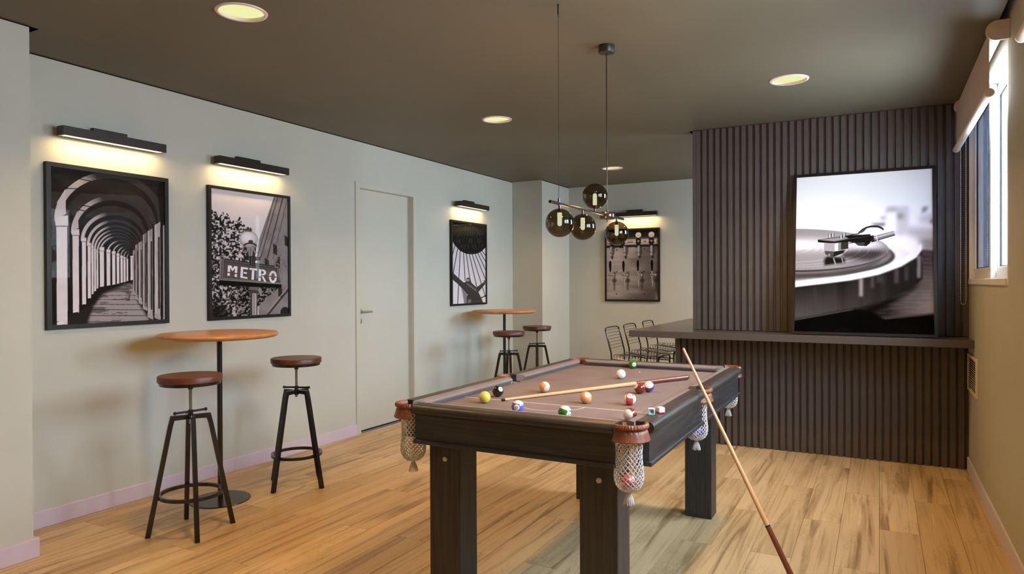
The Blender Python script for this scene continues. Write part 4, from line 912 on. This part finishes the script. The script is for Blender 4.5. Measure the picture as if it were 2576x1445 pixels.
# ------------------------------------------------------------------ wire chairs at the bar
def chair_tree():
    """Seat faces local +X, origin on the floor below the middle of the rear seat edge."""
    t = thing('wire_chair', None, 'chair', (0, 0, 0), 0, 'black wire chairs at the bar'); hw = .175; R = .0065; SZ = .65
    mb = MB(); mb.tube([(.0, -hw, SZ-.03), (-.004, -hw, SZ+.02), (-.050, -hw, .850), (-.058, -hw+.004, .872), (-.062, -hw+.024, .880), (-.068, -hw*.5, .8835), (-.070, 0, .8845), (-.068, hw*.5, .8835), (-.062, hw-.024, .880), (-.058, hw-.004, .872), (-.050, hw, .850), (-.004, hw, SZ+.02), (0, hw, SZ-.03)], R, 10); mb.obj('back_frame', 'black_steel', t)
    for k in range(7):
        z = .862-.0265*k; x = -.004-.046*(z-SZ-.02)/(.85-SZ-.02); P = [(x-.012*(1-(v/hw)**2), v, z) for v in [hw*(-1+2*i/10) for i in range(11)]]; MB().tube(P, .0022, 6).obj('back_wire', 'black_steel', t)
    for k in range(14):
        x = .022+.0275*k; P = [(x, -hw-.002, SZ-.060), (x, -hw-.002, SZ-.012), (x+.001, -hw+.008, SZ-.001), (x+.001, -hw+.03, SZ-.001), (x, 0, SZ-.012), (x+.001, hw-.03, SZ-.001), (x+.001, hw-.008, SZ-.001), (x, hw+.002, SZ-.012), (x, hw+.002, SZ-.060)]
        MB().tube(P, .0022, 6).obj('seat_wire', 'black_steel', t)
    mb = MB()
    for s_ in (-1, 1): mb.tube([(0, s_*hw, SZ-.03), (.21, s_*hw*.98, SZ-.052), (.40, s_*hw, SZ-.058), (.42, s_*hw, SZ-.06)], .005, 8)
    for x in (.07, .20, .33): mb.tube([(x, -hw, SZ-.010), (x, 0, SZ-.016), (x, hw, SZ-.010)], .003, 6)
    mb.obj('seat_frame', 'black_steel', t)
    MB().tube([(.418, -hw, SZ-.075), (.418, -hw, SZ-.022), (.416, -hw+.012, SZ-.010), (.412, 0, SZ-.004), (.416, hw-.012, SZ-.010), (.418, hw, SZ-.022), (.418, hw, SZ-.075)], .0075, 10).obj('front_rail', 'black_steel', t)
    for (x0, x1) in ((0, -.05), (.418, .440)):
        for s_ in (-1, 1): MB().tube([(x0, s_*hw, SZ-.03 if x0 == 0 else SZ-.07), (x1, s_*(hw+.03), 0)], .0065, 10).obj('leg', 'black_steel', t)
    for z in (.22,): MB().tube([(-.03, -hw-.02, z), (.432, -hw-.02, z), (.432, hw+.02, z), (-.03, hw+.02, z)], .005, 8, closed=True).obj('foot_rail', 'black_steel', t)
    return t
ch0 = chair_tree()
for i, (lab, y) in enumerate((('black wire chair at the bar, nearest of the three', 5.895), ('black wire chair at the bar, middle of the three', 6.385), ('black wire chair at the bar, farthest of the three', 6.972))):
    o = ch0 if i == 0 else copy_tree(ch0); o.location = (-2.068, y, 0); o['label'] = lab

# ------------------------------------------------------------------ pendant lamp
PXX = -1.236; BZ0 = 1.630
pl = thing('pendant_lamp', 'dark pendant lamp with four smoked glass globes above the pool table', 'pendant lamp', (PXX, 3.36, HC))
def L(y, z): return (0, y-3.36, z-HC)
MB().lathe([(0, -.038), (.040, -.038), (.0415, -.036), (.0415, 0), (0, 0)], 40).obj('canopy', 'metal_dark', pl)
MB().tube([L(3.36, HC-.036), L(3.36, BZ0-.035)], .0030, 10).obj('rod', 'metal_dark', pl)
mb = MB(); mb.tube([L(2.757, HC), L(2.757, HC-.045)], .0036, 12); mb.tube([L(2.757, HC-.045), L(2.757, HC-.055)], .0018, 8); mb.obj('cable_anchor', 'metal_dark', pl)
MB().tube([L(2.757, HC-.05), L(2.757, BZ0+.02)], .0010, 6).obj('cable', 'metal_dark', pl)
mb = MB(); mb.tube([L(2.757, BZ0-.008), L(2.757, BZ0+.024)], .0052, 12); mb.obj('cable_grip', 'pendant', pl)
MB().tube([L(2.664, BZ0), L(3.612, BZ0)], .0068, 14).obj('bar', 'pendant', pl)
MB().lathe([(0, -.020), (.0385, -.020), (.040, -.018), (.040, .014), (.0385, .016), (.008, .016), (.007, .026), (0, .026)], 40, L(3.362, BZ0)).obj('hub', 'pendant', pl)
for (y, s_, r) in ((2.765, -1, .063), (3.031, -1, .062), (3.189, 1, .063), (3.506, -1, .063)):
    zc = BZ0+s_*(.0835 if s_ < 0 else .0795)
    g = MB(); g.sphere((0, 0, 0), r, 48, 28); g = g.obj('globe', 'globe', pl, L(y, zc))
    MB().tube([(0, 0, -s_*r*1.0+s_*0), (0, 0, -s_*(abs(zc-BZ0)))], .0058, 12).obj('stem', 'pendant', g)
    MB().tube([(0, 0, -s_*(r-.001)), (0, 0, -s_*(r-.018))], .0088, 12).obj('socket', 'metal_dark', g)
    b = MB(); R = .0102; a0, a1 = -s_*(r-.017), s_*.014
    b.lathe([(0, a0), (R*.8, a0+s_*.0005), (R, a0+s_*.003), (R, a1-s_*R)]+[(R*math.cos(t), a1-s_*R+s_*R*math.sin(t)) for t in (.35, .7, 1.05, 1.35)]+[(0, a1)], 20); b.obj('bulb', 'bulb', g)
    lp = bpy.data.lights.new('bulb_lamp', 'POINT'); lp.energy = BULB_W; lp.color = WARM; lp.shadow_soft_size = .012
    lo = bpy.data.objects.new('bulb_lamp', lp); C.objects.link(lo); lo.parent = g; lo.location = (0, 0, s_*.030)

# ------------------------------------------------------------------ roller blinds
def blind(label, y0, y1, chain):
    t = thing('roller_blind', label, 'blind', (XR, y0, HC), 0, 'roller blinds'); W_ = y1-y0
    for yy in (0, W_-.012):
        P = [(-.0005, -.001), (-.0005, -.093)]+[(-.048+.046*math.cos(a), -.047+.046*math.sin(a)) for a in [math.radians(-90-180*i/20) for i in range(21)]]
        mb = MB(); mb.extrude(P, 'Y', yy, yy+.012); bmesh.ops.bevel(mb.bm, geom=list(mb.bm.edges), offset=.0012, segments=1, affect='EDGES'); mb.obj('end_bracket', 'white', t)
    MB().tube([(-.048, .012, -.047), (-.048, W_-.012, -.047)], .030, 24).obj('roll', 'blind', t)
    MB().b2(-.0795, -.0780, .016, W_-.016, -.335, -.047).obj('fabric', 'blind', t)
    bb = MB(); bb.tube([(-.0787, .010, -.333), (-.0787, W_-.010, -.333)], .0195, 24); bb = bb.obj('bottom_bar', 'white', t)
    for yy, d in ((.010, -1), (W_-.010, 1)): MB().tube([(-.0787, yy-.002*d, -.333), (-.0787, yy+d*.003, -.333), (-.0787, yy+d*.006, -.333)], .0215, 24, rr=[.0215, .0215, .019]).obj('bar_cap', 'white', bb)
    if chain:
        mb = MB(); za, zb, yc = -.06, -1.355, W_-.022; xa, xb = -.056, -.026; n = 108
        P = [(xa, yc, za+(zb-za)*i/n) for i in range(n)]+[((xa+xb)/2-.015*math.cos(a), yc, zb-.018*math.sin(a)) for a in [PI*i/4 for i in range(1, 4)]]+[(xb, yc, zb+(za-zb)*i/n) for i in range(1, n+1)]
        for p in P: bmesh.ops.create_icosphere(mb.bm, subdivisions=1, radius=.0032, matrix=Matrix.Translation(p))
        mb.tube(P, .0007, 4); mb.obj('bead_chain', 'bead', t)
blind('half lowered beige roller blind over the far window, with bead chain', 3.905, 5.50, True)
blind('beige roller blind at the right edge of the view, over the nearer window', 1.72, 3.085, False)

# ------------------------------------------------------------------ wall vent
vt = thing('wall_vent', 'pale louvred vent grille low on the right wall', 'vent', (XR, 5.30, .678))
mb = MB(); Yh, Zh = .232, .122
mb.b2(-.014, 0, -Yh, -Yh+.022, -Zh, Zh, .002, 1); mb.b2(-.014, 0, Yh-.022, Yh, -Zh, Zh, .002, 1); mb.b2(-.0138, 0, -Yh+.022, Yh-.022, -Zh, -Zh+.018, .002, 1); mb.b2(-.0138, 0, -Yh+.022, Yh-.022, Zh-.018, Zh, .002, 1); mb.obj('grille_frame', 'cream', vt)
MB().b2(-.002, 0, -Yh+.02, Yh-.02, -Zh+.016, Zh-.016).obj('duct', 'black_void', vt)
sl = MB().box((0, 0, 0), (.012, 2*Yh-.046, .0022), 0, rot=Matrix.Rotation(math.radians(35), 3, 'Y')).mesh('louvre', 'cream', smooth=False)
for k in range(14): link('louvre', sl, vt, (-.0075, 0, -.095+.0147*k))

# ------------------------------------------------------------------ door stop
ds = thing('door_stop', 'small black door stop on the floor beside the left pocket net', 'door stop', (-3.540, 4.703, 0))
MB().lathe([(0, 0), (.016, 0), (.017, .003), (.017, .004), (0, .004)], 24).obj('base', 'black_steel', ds)
MB().lathe([(0, .004), (.0135, .004), (.0140, .010), (.0140, .030), (.0120, .033), (0, .033)], 24).obj('bumper', 'rubber', ds)
